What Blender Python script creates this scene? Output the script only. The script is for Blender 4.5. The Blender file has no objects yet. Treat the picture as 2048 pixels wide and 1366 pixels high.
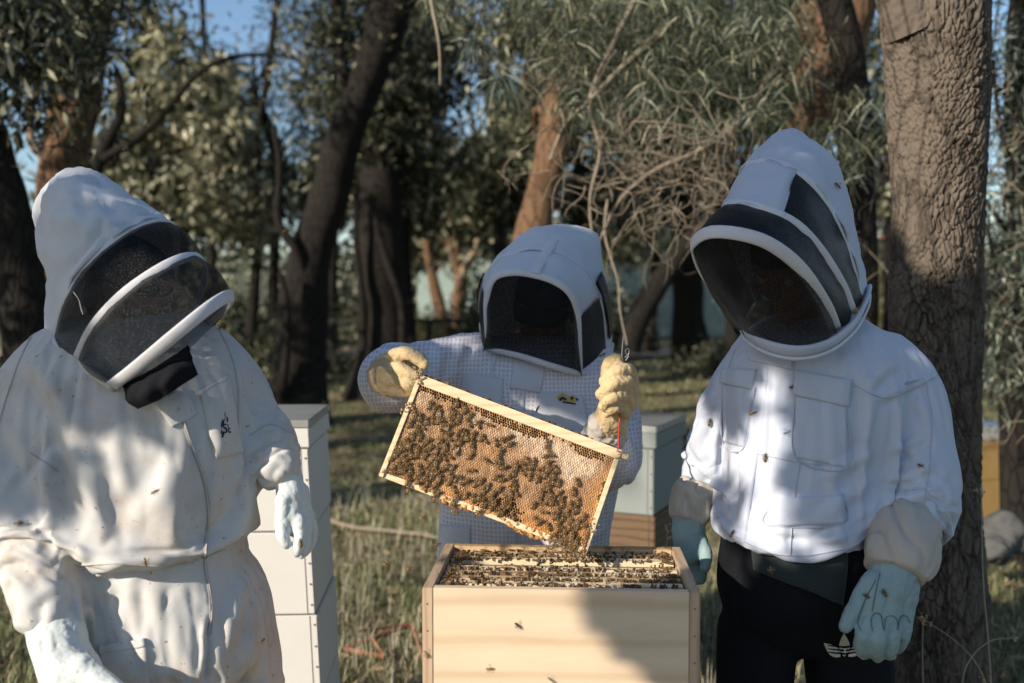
import bpy, bmesh, math, random
import numpy as np
from mathutils import Vector, Matrix
from mathutils.bvhtree import BVHTree
random.seed(7)
rng = np.random.default_rng(7)
SC = bpy.context.scene
C = SC.collection

# ---------------------------------------------------------------- camera, sky, sun, exposure
CAMZ, PITCH, F = 1.5, math.radians(2.4), 1991.0
cam = bpy.data.objects.new('camera', bpy.data.cameras.new('camera'))
C.objects.link(cam); SC.camera = cam
cam.location = (0, 0, CAMZ); cam.rotation_euler = (math.pi/2 - PITCH, 0, 0)
cam.data.lens = 35; cam.data.sensor_width = 36
cam.data.clip_start = 0.05; cam.data.clip_end = 600
cam.data.dof.use_dof = True; cam.data.dof.focus_distance = 2.12; cam.data.dof.aperture_fstop = 2.5

SUN = np.array([-0.71, -0.60, 0.38]); SUN /= np.linalg.norm(SUN)
SUN_EL = math.asin(SUN[2])
w = bpy.data.worlds.new('World'); SC.world = w; w.use_nodes = True
nt = w.node_tree
sky = nt.nodes.new('ShaderNodeTexSky'); sky.sky_type = 'NISHITA'; sky.sun_disc = False
sky.sun_elevation = SUN_EL; sky.sun_rotation = math.atan2(SUN[0], SUN[1])
sky.air_density = 1.0; sky.dust_density = 0.4; sky.ozone_density = 2.5
nt.links.new(sky.outputs[0], nt.nodes['Background'].inputs[0])
nt.nodes['Background'].inputs[1].default_value = 0.12
sl = bpy.data.lights.new('sun', 'SUN'); sl.energy = 5.0; sl.angle = math.radians(0.53); sl.color = (1.0, 0.89, 0.75)
so = bpy.data.objects.new('sun', sl); C.objects.link(so); so.location = (-8, -8, 9)
so.rotation_euler = Vector(SUN).to_track_quat('Z', 'Y').to_euler()
SC.view_settings.view_transform = 'Standard'; SC.view_settings.look = 'None'
SC.view_settings.gamma = 1.0; SC.view_settings.exposure = 0.42
SC.render.engine = 'CYCLES'
SC.cycles.use_denoising = True
SC.cycles.max_bounces = 7; SC.cycles.diffuse_bounces = 3; SC.cycles.glossy_bounces = 2
SC.cycles.transparent_max_bounces = 14; SC.cycles.transmission_bounces = 3
SC.cycles.sample_clamp_indirect = 4

# ---------------------------------------------------------------- measuring helpers
_ct, _st = math.cos(PITCH), math.sin(PITCH)
def at(px, py, D):
    """World point seen at photo pixel (px, py) standing D metres ahead of the camera."""
    x = (px-1024)/F; y = -(py-683)/F
    d = np.array([x, _ct + y*_st, -_st + y*_ct])
    return np.array([0, 0, CAMZ]) + d*(D/d[1])
def proj(V):
    V = np.asarray(V) - np.array([0, 0, CAMZ])
    dep = V[:, 1]*_ct - V[:, 2]*_st
    return 1024 + F*V[:, 0]/dep, 683 - F*(V[:, 1]*_st + V[:, 2]*_ct)/dep
def ray(px, py):
    d = at(px, py, 1.0) - np.array([0, 0, CAMZ])
    return Vector(d).normalized()
def nrm(v): v = np.asarray(v, float); return v/(np.linalg.norm(v)+1e-12)

_P = rng.permutation(256); _P = np.concatenate([_P, _P, _P])
_G = rng.normal(size=(256, 3)); _G /= np.linalg.norm(_G, axis=1)[:, None]
def perlin(X):
    X = np.asarray(X, float); I = np.floor(X).astype(int); f = X - I
    u = f*f*f*(f*(f*6-15)+10); I &= 255; out = 0
    for dx in (0, 1):
        for dy in (0, 1):
            for dz in (0, 1):
                h = _P[_P[_P[(I[:, 0]+dx) & 255] + ((I[:, 1]+dy) & 255)] + ((I[:, 2]+dz) & 255)]
                g = _G[h]
                dt = g[:, 0]*(f[:, 0]-dx) + g[:, 1]*(f[:, 1]-dy) + g[:, 2]*(f[:, 2]-dz)
                wx = u[:, 0] if dx else 1-u[:, 0]; wy = u[:, 1] if dy else 1-u[:, 1]; wz = u[:, 2] if dz else 1-u[:, 2]
                out = out + dt*wx*wy*wz
    return out*1.5
def fbm(X, o=3):
    s = 0; a = 1
    for i in range(o): s = s + a*perlin(X*(2.03**i)+i*17.3); a *= .5
    return s
def smooth01(x, a, b):
    t = np.clip((x-a)/(b-a), 0, 1); return t*t*(3-2*t)
_cf = rng.random((4096, 3))
def cellular(X):
    """F1 and F2-F1 of a cellular noise, and an id per cell."""
    I = np.floor(X).astype(int); f1 = np.full(len(X), 9.); f2 = np.full(len(X), 9.); cid = np.zeros(len(X), int)
    for dx in (-1, 0, 1):
        for dy in (-1, 0, 1):
            for dz in (-1, 0, 1):
                J = I + (dx, dy, dz)
                h = (J[:, 0]*73856093 ^ J[:, 1]*19349663 ^ J[:, 2]*83492791) & 4095
                d = np.linalg.norm(J + _cf[h] - X, axis=1)
                n1 = d < f1
                f2 = np.where(n1, f1, np.minimum(f2, d)); cid = np.where(n1, h, cid); f1 = np.where(n1, d, f1)
    return f1, f2-f1, cid

# ---------------------------------------------------------------- object helpers
ORG = {}
def thing(name, label, cat, loc, group=None):
    o = bpy.data.objects.new(name, None); C.objects.link(o)
    o.location = tuple(loc); o.empty_display_size = .1
    o['label'] = label; o['category'] = cat
    if group: o['group'] = group
    ORG[o.name] = np.array(loc, float)
    return o
def tag(o, label=None, cat=None, group=None, kind=None):
    if label: o['label'] = label
    if cat: o['category'] = cat
    if group: o['group'] = group
    if kind: o['kind'] = kind
    return o
def mk_mesh(name, V, Fc, smooth=True):
    me = bpy.data.meshes.new(name)
    V = np.asarray(V, dtype=np.float32)
    if isinstance(Fc, np.ndarray):
        k = Fc.shape[1]
        me.vertices.add(len(V)); me.vertices.foreach_set('co', V.ravel())
        me.loops.add(Fc.size); me.loops.foreach_set('vertex_index', Fc.astype(np.int32).ravel())
        me.polygons.add(len(Fc)); me.polygons.foreach_set('loop_start', np.arange(0, Fc.size, k, dtype=np.int32))
        me.update(calc_edges=True)
    else:
        me.from_pydata(V.tolist(), [], [list(map(int, f)) for f in Fc]); me.update()
    if smooth: me.polygons.foreach_set('use_smooth', np.ones(len(me.polygons), bool))
    return me
def obj(name, V, Fc, mat, parent=None, smooth=True):
    """One mesh object from world-space vertices; child objects keep their thing's origin."""
    V = np.asarray(V, float)
    off = ORG[parent.name] if parent is not None else np.zeros(3)
    me = mk_mesh(name, V - off, Fc, smooth)
    if mat: me.materials.append(mat)
    o = bpy.data.objects.new(name, me); C.objects.link(o)
    if parent is not None: o.parent = parent
    ORG[o.name] = off
    return o

class MB:
    """collects pieces into one mesh"""
    def __init__(s): s.V = []; s.Fc = []; s.n = 0
    def add(s, V, Fc):
        V = np.asarray(V, float); s.V.append(V); s.Fc += [tuple(int(i)+s.n for i in f) for f in Fc]; s.n += len(V); return s
    def box(s, c, h, R=None, bev=0.0):
        c = np.array(c, float); h = np.array(h, float)
        if bev <= 0:
            V = np.array([[x, y, z] for x in (-1, 1) for y in (-1, 1) for z in (-1, 1)])*h
            Fc = [(0, 1, 3, 2), (4, 6, 7, 5), (0, 4, 5, 1), (2, 3, 7, 6), (0, 2, 6, 4), (1, 5, 7, 3)]
        else:
            bm = bmesh.new(); bmesh.ops.create_cube(bm, size=2)
            for v in bm.verts: v.co = Vector((v.co.x*h[0], v.co.y*h[1], v.co.z*h[2]))
            bmesh.ops.bevel(bm, geom=list(bm.edges), offset=bev, segments=2, affect='EDGES')
            bm.verts.index_update()
            V = np.array([v.co[:] for v in bm.verts]); Fc = [[v.index for v in f.verts] for f in bm.faces]; bm.free()
        if R is not None: V = V @ np.array(R).T
        return s.add(V + c, Fc)
    def loft(s, rings, cap=True, closed=True):
        rings = np.asarray(rings, float); m, n = rings.shape[:2]
        V = rings.reshape(-1, 3); Fc = []
        nn = n if closed else n-1
        for i in range(m-1):
            for j in range(nn):
                k = (j+1) % n; Fc.append((i*n+j, i*n+k, (i+1)*n+k, (i+1)*n+j))
        if cap and closed:
            V = np.vstack([V, rings[0].mean(0), rings[-1].mean(0)]); a = m*n
            for j in range(n):
                k = (j+1) % n; Fc.append((a, k, j)); Fc.append((a+1, (m-1)*n+j, (m-1)*n+k))
        return s.add(V, Fc)
    def tube(s, P, R, n=12, flat=None, cap=True):
        return s.loft(sweep(P, R, n, flat), cap)
    def ball(s, c, r, n=16, R=None):
        r = np.broadcast_to(np.array(r, float), (3,))
        th = np.linspace(0.08, math.pi-.08, n//2+2); rings = []
        for t in th:
            a = np.linspace(0, 2*math.pi, n, endpoint=False)
            rings.append(np.stack([np.sin(t)*np.cos(a), np.sin(t)*np.sin(a), np.full(n, np.cos(t))], 1)*r)
        rings = np.array(rings)
        if R is not None: rings = rings @ np.array(R).T
        return s.loft(rings + np.array(c))
    def get(s): return np.vstack(s.V), s.Fc
    def build(s, name, mat, parent=None, smooth=True):
        V, Fc = s.get(); return obj(name, V, Fc, mat, parent, smooth)

def crom(P, n):
    """Catmull-Rom resample of control rows to n evenly spaced samples"""
    P = np.asarray(P, float); m = len(P)
    if m == 2: return P[0] + (P[1]-P[0])*np.linspace(0, 1, n)[:, None]
    Q = np.vstack([2*P[0]-P[1], P, 2*P[-1]-P[-2]])
    t = np.linspace(0, m-1, max(n*4, 40)); i = np.minimum(t.astype(int), m-2); f = (t-i)[:, None]
    a, b, c, d = Q[i], Q[i+1], Q[i+2], Q[i+3]
    X = .5*((2*b)+(-a+c)*f+(2*a-5*b+4*c-d)*f**2+(-a+3*b-3*c+d)*f**3)
    k = min(3, X.shape[1])
    s = np.concatenate([[0], np.cumsum(np.linalg.norm(np.diff(X[:, :k], axis=0), axis=1))])
    u = np.linspace(0, s[-1], n)
    return np.stack([np.interp(u, s, X[:, j]) for j in range(X.shape[1])], 1)
def frames(P, ref=(0.13, 0.2, 1)):
    P = np.asarray(P, float); T = np.gradient(P, axis=0); T /= np.linalg.norm(T, axis=1)[:, None]+1e-12
    A = np.zeros_like(P); r = np.array(ref, float)
    if abs(np.dot(nrm(r), T[0])) > .9: r = np.array([0, 1, 0.1])
    a = nrm(r - np.dot(r, T[0])*T[0])
    for i in range(len(P)):
        a = nrm(a - np.dot(a, T[i])*T[i]); A[i] = a
    return T, A, np.cross(T, A)
def sweep(P, R, n=12, flat=None):
    P = np.asarray(P, float); R = np.broadcast_to(np.asarray(R, float), (len(P),))
    T, A, B = frames(P); a = np.linspace(0, 2*math.pi, n, endpoint=False)
    fl = 1 if flat is None else flat
    return P[:, None] + R[:, None, None]*(A[:, None]*np.cos(a)[None, :, None] + B[:, None]*np.sin(a)[None, :, None]*fl)

def remesh(mb, voxel, smooth=4):
    V, Fc = mb.get()
    me = mk_mesh('tmp', V, Fc); o = bpy.data.objects.new('tmp', me); C.objects.link(o)
    md = o.modifiers.new('r', 'REMESH'); md.mode = 'VOXEL'; md.voxel_size = voxel
    dg = bpy.context.evaluated_depsgraph_get(); dg.update()
    e = o.evaluated_get(dg); m2 = e.to_mesh()
    V = np.empty(len(m2.vertices)*3, np.float32); m2.vertices.foreach_get('co', V); V = V.reshape(-1, 3).astype(float)
    Fq = np.empty(len(m2.loops), np.int32); m2.loops.foreach_get('vertex_index', Fq); Fq = Fq.reshape(-1, 4)
    e.to_mesh_clear(); bpy.data.objects.remove(o); bpy.data.meshes.remove(me)
    return relax(V, Fq, smooth), Fq
def relax(V, Fq, it):
    E = np.vstack([Fq[:, [0, 1]], Fq[:, [1, 2]], Fq[:, [2, 3]], Fq[:, [3, 0]]])
    cnt = np.bincount(E.ravel(), minlength=len(V))[:, None]
    for _ in range(it):
        S = np.zeros_like(V)
        for k in range(3):
            S[:, k] = np.bincount(E[:, 0], V[E[:, 1], k], len(V)) + np.bincount(E[:, 1], V[E[:, 0], k], len(V))
        V = V*.4 + S/np.maximum(cnt, 1)*.6
    return V
def normals(V, Fq):
    n = np.cross(V[Fq[:, 2]]-V[Fq[:, 0]], V[Fq[:, 3]]-V[Fq[:, 1]]); N = np.zeros_like(V)
    for k in range(3):
        for j in range(4): N[:, k] += np.bincount(Fq[:, j], n[:, k], len(V))
    return N/(np.linalg.norm(N, axis=1)[:, None]+1e-12)

# ---------------------------------------------------------------- materials
def newmat(name):
    m = bpy.data.materials.new(name); m.use_nodes = True
    return m, m.node_tree, m.node_tree.nodes['Principled BSDF']
def nd(nt, t, **k):
    n = nt.nodes.new('ShaderNode'+t)
    for a, b in k.items():
        if a.startswith('i_'):
            n.inputs[a[2:].replace('_', ' ')].default_value = b
        else: setattr(n, a, b)
    return n
def ramp(nt, fac, stops):
    r = nt.nodes.new('ShaderNodeValToRGB'); e = r.color_ramp.elements
    while len(e) < len(stops): e.new(.5)
    for k, (p, c) in enumerate(stops): e[k].position = p; e[k].color = (*c, 1) if len(c) == 3 else c
    nt.links.new(fac, r.inputs[0]); return r.outputs[0]
def coords(nt, scale=(1, 1, 1), kind='Object'):
    tc = nd(nt, 'TexCoord'); mp = nd(nt, 'Mapping'); mp.inputs['Scale'].default_value = scale
    nt.links.new(tc.outputs[kind], mp.inputs['Vector']); return mp.outputs[0]
def noise(nt, vec, s, det=4, rough=.55, dist=0):
    n = nd(nt, 'TexNoise'); n.inputs['Scale'].default_value = s; n.inputs['Detail'].default_value = det
    n.inputs['Roughness'].default_value = rough; n.inputs['Distortion'].default_value = dist
    nt.links.new(vec, n.inputs['Vector']); return n.outputs['Fac']
def mix(nt, fac, a, b, mode='MIX'):
    m = nd(nt, 'Mix', data_type='RGBA', blend_type=mode)
    for s, v in ((0, fac), (6, a), (7, b)):
        if hasattr(v, 'links') or hasattr(v, 'is_linked'): nt.links.new(v, m.inputs[s])
        elif isinstance(v, (int, float)): m.inputs[s].default_value = v
        else: m.inputs[s].default_value = (*v, 1)
    return m.outputs[2]
def bump(nt, b, h, strength=.3, dist=.01, prev=None):
    n = nd(nt, 'Bump'); n.inputs['Strength'].default_value = strength; n.inputs['Distance'].default_value = dist
    nt.links.new(h, n.inputs['Height'])
    if prev is not None: nt.links.new(prev, n.inputs['Normal'])
    nt.links.new(n.outputs[0], b.inputs['Normal']); return n.outputs[0]

def cloth(name, col, dirt=0.0, dcol=(.22, .15, .10), rough=.9, wr=.14, weave=.2):
    m, nt, b = newmat(name); v = coords(nt)
    c2 = tuple(x*.9 for x in col)
    base = mix(nt, noise(nt, v, 9, 5), c2, col)
    if dirt:
        f = ramp(nt, noise(nt, v, 7, 8, .7), [(.5, (0, 0, 0)), (.78, (dirt,)*3)])
        base = mix(nt, f, base, dcol)
        s = ramp(nt, noise(nt, v, 85, 3, .6), [(.66, (0, 0, 0)), (.74, (dirt*1.3,)*3)])
        base = mix(nt, s, base, tuple(x*.5 for x in dcol))
    nt.links.new(base, b.inputs['Base Color']); b.inputs['Roughness'].default_value = rough
    b.inputs['Sheen Weight'].default_value = .15
    b.inputs['Specular IOR Level'].default_value = .25
    p = bump(nt, b, noise(nt, v, 26, 4, .5, .6), wr, .006)
    rn = nd(nt, 'TexNoise'); rn.noise_type = 'RIDGED_MULTIFRACTAL'; rn.inputs['Scale'].default_value = 15; rn.inputs['Detail'].default_value = 3; rn.inputs['Distortion'].default_value = .5
    nt.links.new(v, rn.inputs['Vector']); p = bump(nt, b, rn.outputs['Fac'], wr*1.3, .004, p)
    bump(nt, b, noise(nt, v, 900, 2), weave, .001, p)
    return m
def netting(name, dens=.5, col=(.012, .013, .015)):
    m, nt, b = newmat(name)
    b.inputs['Base Color'].default_value = (*col, 1); b.inputs['Roughness'].default_value = .30
    b.inputs['Specular IOR Level'].default_value = .14
    v = coords(nt)
    w1 = nd(nt, 'TexVoronoi'); w1.inputs['Scale'].default_value = 420; nt.links.new(v, w1.inputs['Vector'])
    f = ramp(nt, w1.outputs['Distance'], [(.28, (dens-.16,)*3), (.46, (dens+.16,)*3)])
    t = nd(nt, 'BsdfTransparent'); mx = nd(nt, 'MixShader')
    nt.links.new(f, mx.inputs[0]); nt.links.new(t.outputs[0], mx.inputs[1]); nt.links.new(b.outputs[0], mx.inputs[2])
    nt.links.new(mx.outputs[0], nt.nodes['Material Output'].inputs[0])
    bump(nt, b, w1.outputs['Distance'], 1.0, .0014)
    return m
def simple(name, col, rough=.7, var=.25, s=12, bs=.25, bd=.004, bsc=60, metal=0, spec=.3):
    m, nt, b = newmat(name); v = coords(nt)
    nt.links.new(mix(nt, noise(nt, v, s, 6, .6), tuple(x*(1-var) for x in col), tuple(min(1, x*(1+var)) for x in col)), b.inputs['Base Color'])
    b.inputs['Roughness'].default_value = rough; b.inputs['Metallic'].default_value = metal
    b.inputs['Specular IOR Level'].default_value = spec
    bump(nt, b, noise(nt, v, bsc, 4), bs, bd); return m
def leafmat(name, cols, trans=.35, rough=.55):
    m, nt, b = newmat(name)
    g = nd(nt, 'NewGeometry'); c = ramp(nt, g.outputs['Random Per Island'], [(i/(len(cols)-1), k) for i, k in enumerate(cols)])
    nt.links.new(c, b.inputs['Base Color']); b.inputs['Roughness'].default_value = rough
    b.inputs['Specular IOR Level'].default_value = .35
    t = nd(nt, 'BsdfTranslucent'); nt.links.new(c, t.inputs[0]); mx = nd(nt, 'MixShader'); mx.inputs[0].default_value = trans
    nt.links.new(b.outputs[0], mx.inputs[1]); nt.links.new(t.outputs[0], mx.inputs[2])
    nt.links.new(mx.outputs[0], nt.nodes['Material Output'].inputs[0]); return m
def barkmat(name, c1, c2, sc=18, st=.8):
    m, nt, b = newmat(name); v = coords(nt, (1, 1, .35))
    vo = nd(nt, 'TexVoronoi'); vo.feature = 'DISTANCE_TO_EDGE'; vo.inputs['Scale'].default_value = sc*2.2
    d = noise(nt, v, sc*.8, 4); dv = nd(nt, 'MixRGB') if False else None
    nt.links.new(v, vo.inputs['Vector'])
    n1 = noise(nt, v, sc, 8, .65, 1.0)
    col = mix(nt, n1, c1, c2)
    cr = ramp(nt, vo.outputs['Distance'], [(0, (.25,)*3), (.12, (1,)*3)])
    nt.links.new(mix(nt, .7, col, cr, 'MULTIPLY'), b.inputs['Base Color'])
    b.inputs['Roughness'].default_value = .95; b.inputs['Specular IOR Level'].default_value = .15
    p = bump(nt, b, cr, st, .012); bump(nt, b, noise(nt, v, sc*5, 6, .7), .5, .006, p); return m
def woodmat(name, c1, c2, axis='X', sc=1.0, rough=.6, knots=True, stain=0):
    m, nt, b = newmat(name)
    s = {'X': (1.2, 8, 8), 'Y': (8, 1.2, 8), 'Z': (8, 8, 1.2)}[axis]
    v = coords(nt, tuple(x*sc for x in s))
    wv = nd(nt, 'TexWave'); wv.wave_type = 'BANDS'; wv.bands_direction = 'Z' if axis != 'Z' else 'X'
    wv.inputs['Scale'].default_value = 1.1; wv.inputs['Distortion'].default_value = 7.0; wv.inputs['Detail'].default_value = 3
    wv.inputs['Detail Scale'].default_value = .55; nt.links.new(v, wv.inputs['Vector'])
    n = noise(nt, v, 9, 7, .6)
    c = mix(nt, ramp(nt, wv.outputs['Fac'], [(.0, (0,)*3), (.8, (.25,)*3), (1, (1,)*3)]), c1, c2)
    c = mix(nt, .25, c, ramp(nt, n, [(.3, (.55,)*3), (.7, (1,)*3)]), 'MULTIPLY')
    if stain:
        f = ramp(nt, noise(nt, coords(nt), 30, 6, .7), [(.5, (0,)*3), (.62, (stain,)*3)])
        c = mix(nt, f, c, (.09, .055, .03))
    nt.links.new(c, b.inputs['Base Color']); b.inputs['Roughness'].default_value = rough
    b.inputs['Specular IOR Level'].default_value = .3
    bump(nt, b, n, .2, .002); return m

M = {}
M['suit_cream'] = cloth('cream cotton', (.57, .56, .545), .75, (.42, .30, .20))
M['suit_blue'] = cloth('blue white cotton', (.50, .54, .635), .12, (.4, .33, .28))
M['suit_white'] = cloth('white cotton', (.60, .625, .67), .3, (.35, .28, .22))
M['band'] = cloth('white webbing', (.64, .64, .67), .2, (.4, .33, .27), wr=.15, weave=.4)
M['net'] = netting('black veil netting', .54, (.006, .007, .008))
M['net3'] = netting('dark veil netting', .68, (.006, .007, .008))
M['net2'] = netting('tight black netting', .90)
M['glove_pale'] = cloth('pale blue leather', (.62, .67, .66), .35, (.25, .24, .2), rough=.62, wr=.4, weave=.05)
M['glove_blue'] = cloth('grey green leather', (.25, .36, .37), .2, (.12, .13, .12), rough=.55, wr=.4, weave=.05)
M['glove_tan'] = cloth('tan goatskin', (.56, .42, .23), .6, (.22, .13, .06), rough=.6, wr=.5, weave=.05)
M['glove_seam'] = simple('dark glove thread', (.10, .15, .16), .7)
M['cuff'] = cloth('beige canvas', (.46, .42, .37), .2, (.2, .16, .12), wr=.4)
M['black'] = cloth('black cotton', (.011, .012, .015), 0, wr=.3)
M['black'].node_tree.nodes['Principled BSDF'].inputs['Sheen Weight'].default_value = 0; M['black'].node_tree.nodes['Principled BSDF'].inputs['Specular IOR Level'].default_value = .08
M['tee'] = cloth('dark green jersey', (.025, .035, .036), 0, wr=.3)
M['skin'] = simple('skin', (.30, .17, .11), .5, .1, 20, .1, .001)
M['hair'] = simple('dark hair', (.02, .014, .01), .6, .3, 40, .6, .004, 200)
M['seam_b'] = simple('shaded bluish seam', (.40, .43, .52), .9, .1)  # suit blue darkened to put the seam groove's shade into its colour
M['seam_c'] = simple('shaded cream seam', (.47, .44, .40), .9, .1)  # cream darkened likewise: groove shade is in the seam colour
M['stitch'] = simple('grey stitching', (.48, .47, .47), .8, .1)
M['zip'] = simple('zip tape', (.34, .31, .28), .6, .2, 60)
M['ink'] = simple('black print', (.015, .015, .018), .6, .1)
M['inkgreen'] = simple('dark green print', (.04, .07, .04), .6, .1)
M['gold'] = simple('gold print', (.55, .38, .12), .6, .1)
M['offwhite'] = simple('off white print', (.62, .62, .58), .7, .1)

def ventmat():
    m, nt, b = newmat('vented net cloth'); tc = nd(nt, 'TexCoord')
    sx = nd(nt, 'SeparateXYZ'); nt.links.new(tc.outputs['Object'], sx.inputs[0])
    cb = nd(nt, 'CombineXYZ')
    nt.links.new(sx.outputs['X'], cb.inputs['X']); nt.links.new(sx.outputs['Z'], cb.inputs['Y'])
    nz = nd(nt, 'TexNoise'); nz.inputs['Scale'].default_value = 9; nt.links.new(tc.outputs['Object'], nz.inputs['Vector'])
    va = nd(nt, 'VectorMath', operation='SCALE'); va.inputs['Scale'].default_value = .018; nt.links.new(nz.outputs['Color'], va.inputs[0])
    ad = nd(nt, 'VectorMath', operation='ADD'); nt.links.new(cb.outputs[0], ad.inputs[0]); nt.links.new(va.outputs[0], ad.inputs[1])
    br = nd(nt, 'TexBrick'); br.offset = .0; nt.links.new(ad.outputs[0], br.inputs['Vector'])
    br.inputs['Scale'].default_value = 1.0; br.inputs['Brick Width'].default_value = .0100; br.inputs['Row Height'].default_value = .0105
    br.inputs['Mortar Size'].default_value = .0019; br.inputs['Mortar Smooth'].default_value = .3
    br.inputs['Color1'].default_value = (.52, .49, .56, 1); br.inputs['Color2'].default_value = (.56, .53, .60, 1)
    br.inputs['Mortar'].default_value = (.74, .73, .75, 1)
    nt.links.new(br.outputs['Color'], b.inputs['Base Color']); b.inputs['Roughness'].default_value = .9
    iv = nd(nt, 'Math', operation='MULTIPLY'); iv.inputs[1].default_value = 1; nt.links.new(br.outputs['Fac'], iv.inputs[0])
    bump(nt, b, iv.outputs[0], .5, .002); return m
M['vent'] = ventmat()
M['pine'] = woodmat('pale pine board', (.70, .55, .39), (.60, .45, .30), 'X', .55)
M['pine_end'] = woodmat('pine end grain', (.50, .37, .25), (.40, .27, .17), 'Z', 2, .7)
M['pine_old'] = woodmat('propolis stained pine', (.60, .43, .25), (.42, .27, .14), 'X', 1.6, .6, stain=.9)
M['bar'] = woodmat('clean frame pine', (.80, .65, .42), (.70, .52, .30), 'X', 2, .5)
M['paint'] = simple('cream hive paint', (.64, .63, .60), .55, .06, 8, .15, .002, 40)
M['paint_grey'] = simple('grey green hive paint', (.24, .27, .255), .6, .1, 8, .2, .002, 30)
M['tin'] = simple('weathered tin lid', (.42, .42, .40), .45, .2, 20, .1, .002, 30, .6)
M['brownwood'] = woodmat('brown stained board', (.16, .10, .055), (.09, .055, .03), 'X', 1.2)
M['yellow'] = simple('mustard hive paint', (.22, .14, .05), .7, .2, 9)
M['nail'] = simple('nail head', (.06, .055, .05), .5)
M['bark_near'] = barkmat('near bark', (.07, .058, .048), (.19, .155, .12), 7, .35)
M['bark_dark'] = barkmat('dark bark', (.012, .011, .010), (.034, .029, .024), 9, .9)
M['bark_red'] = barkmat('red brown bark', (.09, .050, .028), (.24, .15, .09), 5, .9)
M['bark_pale'] = barkmat('pale stem bark', (.30, .22, .15), (.50, .39, .27), 12, .5)
M['twig'] = simple('dry twig', (.23, .19, .14), .8, .35, 8)
M['leaf_grey'] = leafmat('grey green leaves', [(.03, .036, .02), (.05, .06, .03), (.14, .15, .085), (.03, .036, .02), (.16, .17, .10), (.68, .65, .48)], .3)  # palest tone stands in for sunlit specks among the leaves
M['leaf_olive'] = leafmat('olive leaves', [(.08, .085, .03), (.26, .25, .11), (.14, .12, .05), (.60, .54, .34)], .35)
M['leaf_dark'] = leafmat('dark leaves', [(.012, .018, .010), (.03, .038, .02), (.06, .07, .035), (.03, .035, .02), (.12, .125, .07), (.58, .56, .38)], .25)  # last tone puts sunlight into the colour of a few leaves
M['leaf_sun'] = leafmat('pale sunny leaves', [(.03, .035, .02), (.30, .30, .18), (.07, .08, .04), (.74, .70, .50), (.05, .055, .03), (.45, .42, .26)], .18)  # bright tones put sunlit highlights into the leaf colour
M['leaf_blue'] = leafmat('blue green leaves', [(.03, .045, .032), (.05, .07, .05), (.12, .15, .11), (.03, .042, .03), (.20, .23, .17), (.55, .60, .48)], .25, .45)  # brightest tone paints sun specks on single leaves
M['grass'] = leafmat('grass blades', [(.05, .07, .028), (.19, .22, .09), (.36, .37, .18), (.14, .17, .07), (.72, .68, .44)], .35)
M['straw'] = leafmat('dry grass stalks', [(.30, .27, .17), (.62, .57, .43)], .3)
# ---------------------------------------------------------------- garments
def limbpath(ctrl, n=40):
    """ctrl rows (px, py, D, radius in photo px) -> world path with radii in metres"""
    W = np.array([[*at(a, b, d), r*d/F] for a, b, d, r in ctrl])
    return crom(W, n)
def ring_h(py, xl, xr, D, th, n=56, e=2.3, dz=0.0):
    c = at((xl+xr)/2, py, D); hw = (xr-xl)/2*D/F
    a = np.linspace(0, 2*math.pi, n, endpoint=False); ca, sa = np.cos(a), np.sin(a)
    x = hw*np.sign(ca)*np.abs(ca)**(2/e); y = th*np.sign(sa)*np.abs(sa)**(2/e)
    return np.stack([c[0]+x, c[1]+y, np.full(n, c[2]) + dz*x], 1)
def torso(rows, n=60, dz=0.0):
    """rows (py, xl, xr, D, half thickness)"""
    R = crom(np.array(rows, float)*np.array([1, 1, 1, 900, 900]), n)/np.array([1, 1, 1, 900, 900])
    return [ring_h(*r, dz=dz) for r in R]
def limb_coords(V, path):
    P = path[:, :3]; T, A, B = frames(P)
    s = np.concatenate([[0], np.cumsum(np.linalg.norm(np.diff(P, axis=0), axis=1))])
    idx = np.zeros(len(V), int); dm = np.full(len(V), 1e9)
    for i in range(len(P)):
        d = np.linalg.norm(V-P[i], axis=1); k = d < dm; dm[k] = d[k]; idx[k] = i
    q = V-P[idx]
    along = np.einsum('ij,ij->i', q, T[idx]); ca = np.einsum('ij,ij->i', q, A[idx]); cb = np.einsum('ij,ij->i', q, B[idx])
    rr = np.hypot(ca, cb)+1e-9
    return s[idx]+along, ca/rr, cb/rr, rr/path[idx, 3], dm/path[idx, 3], s[-1]
def fold_sleeve(V, N, path, amp, fr, seed, lo=0.0, hi=1.0, sharp=.9):
    s, ca, cb, ra, dm, L = limb_coords(V, path)
    m = (1-smooth01(dm, 1.15, 1.45))*smooth01(s/L, lo-.04, lo+.06)*(1-smooth01(s/L, hi-.05, hi+.04))
    am = .45+.9*np.clip(.5+perlin(np.stack([s*fr*.35+seed, ca*.9, cb*.9], 1)), 0, 1.2)
    ph = s*fr*.55 + 1.25*perlin(np.stack([s*fr*.22+seed, ca*1.0, cb*1.0], 1)) + .35*perlin(V*16+seed) + .3*ca*math.sin(seed)
    b1 = np.abs(np.sin(ph*math.pi))**.75; b2 = np.abs(np.sin(ph*2.3*math.pi+2+1.5*perlin(V*11+seed+4)))**.8
    return V + N*((b1*1.0-.62+.32*(b2-.6))*amp*am*m)[:, None]
def creases(V, Fq, amp, sc, seed):
    """thin sharp creases and soft dents of worn cotton"""
    N = normals(V, Fq); q = V*np.array(sc)+seed; q = q+.6*np.stack([perlin(V*5+seed), perlin(V*5+seed+9), perlin(V*5+seed+17)], 1)
    n = perlin(q); m = np.clip(.35+1.3*perlin(V*3.1+seed+30), 0, 1); n2 = perlin(q*2.2+11)
    return V + N*((-np.exp(-(n/.055)**2)+.9*np.exp(-((n-.11)/.07)**2)-.45*np.exp(-(n2/.08)**2))*amp*m)[:, None]
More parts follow.
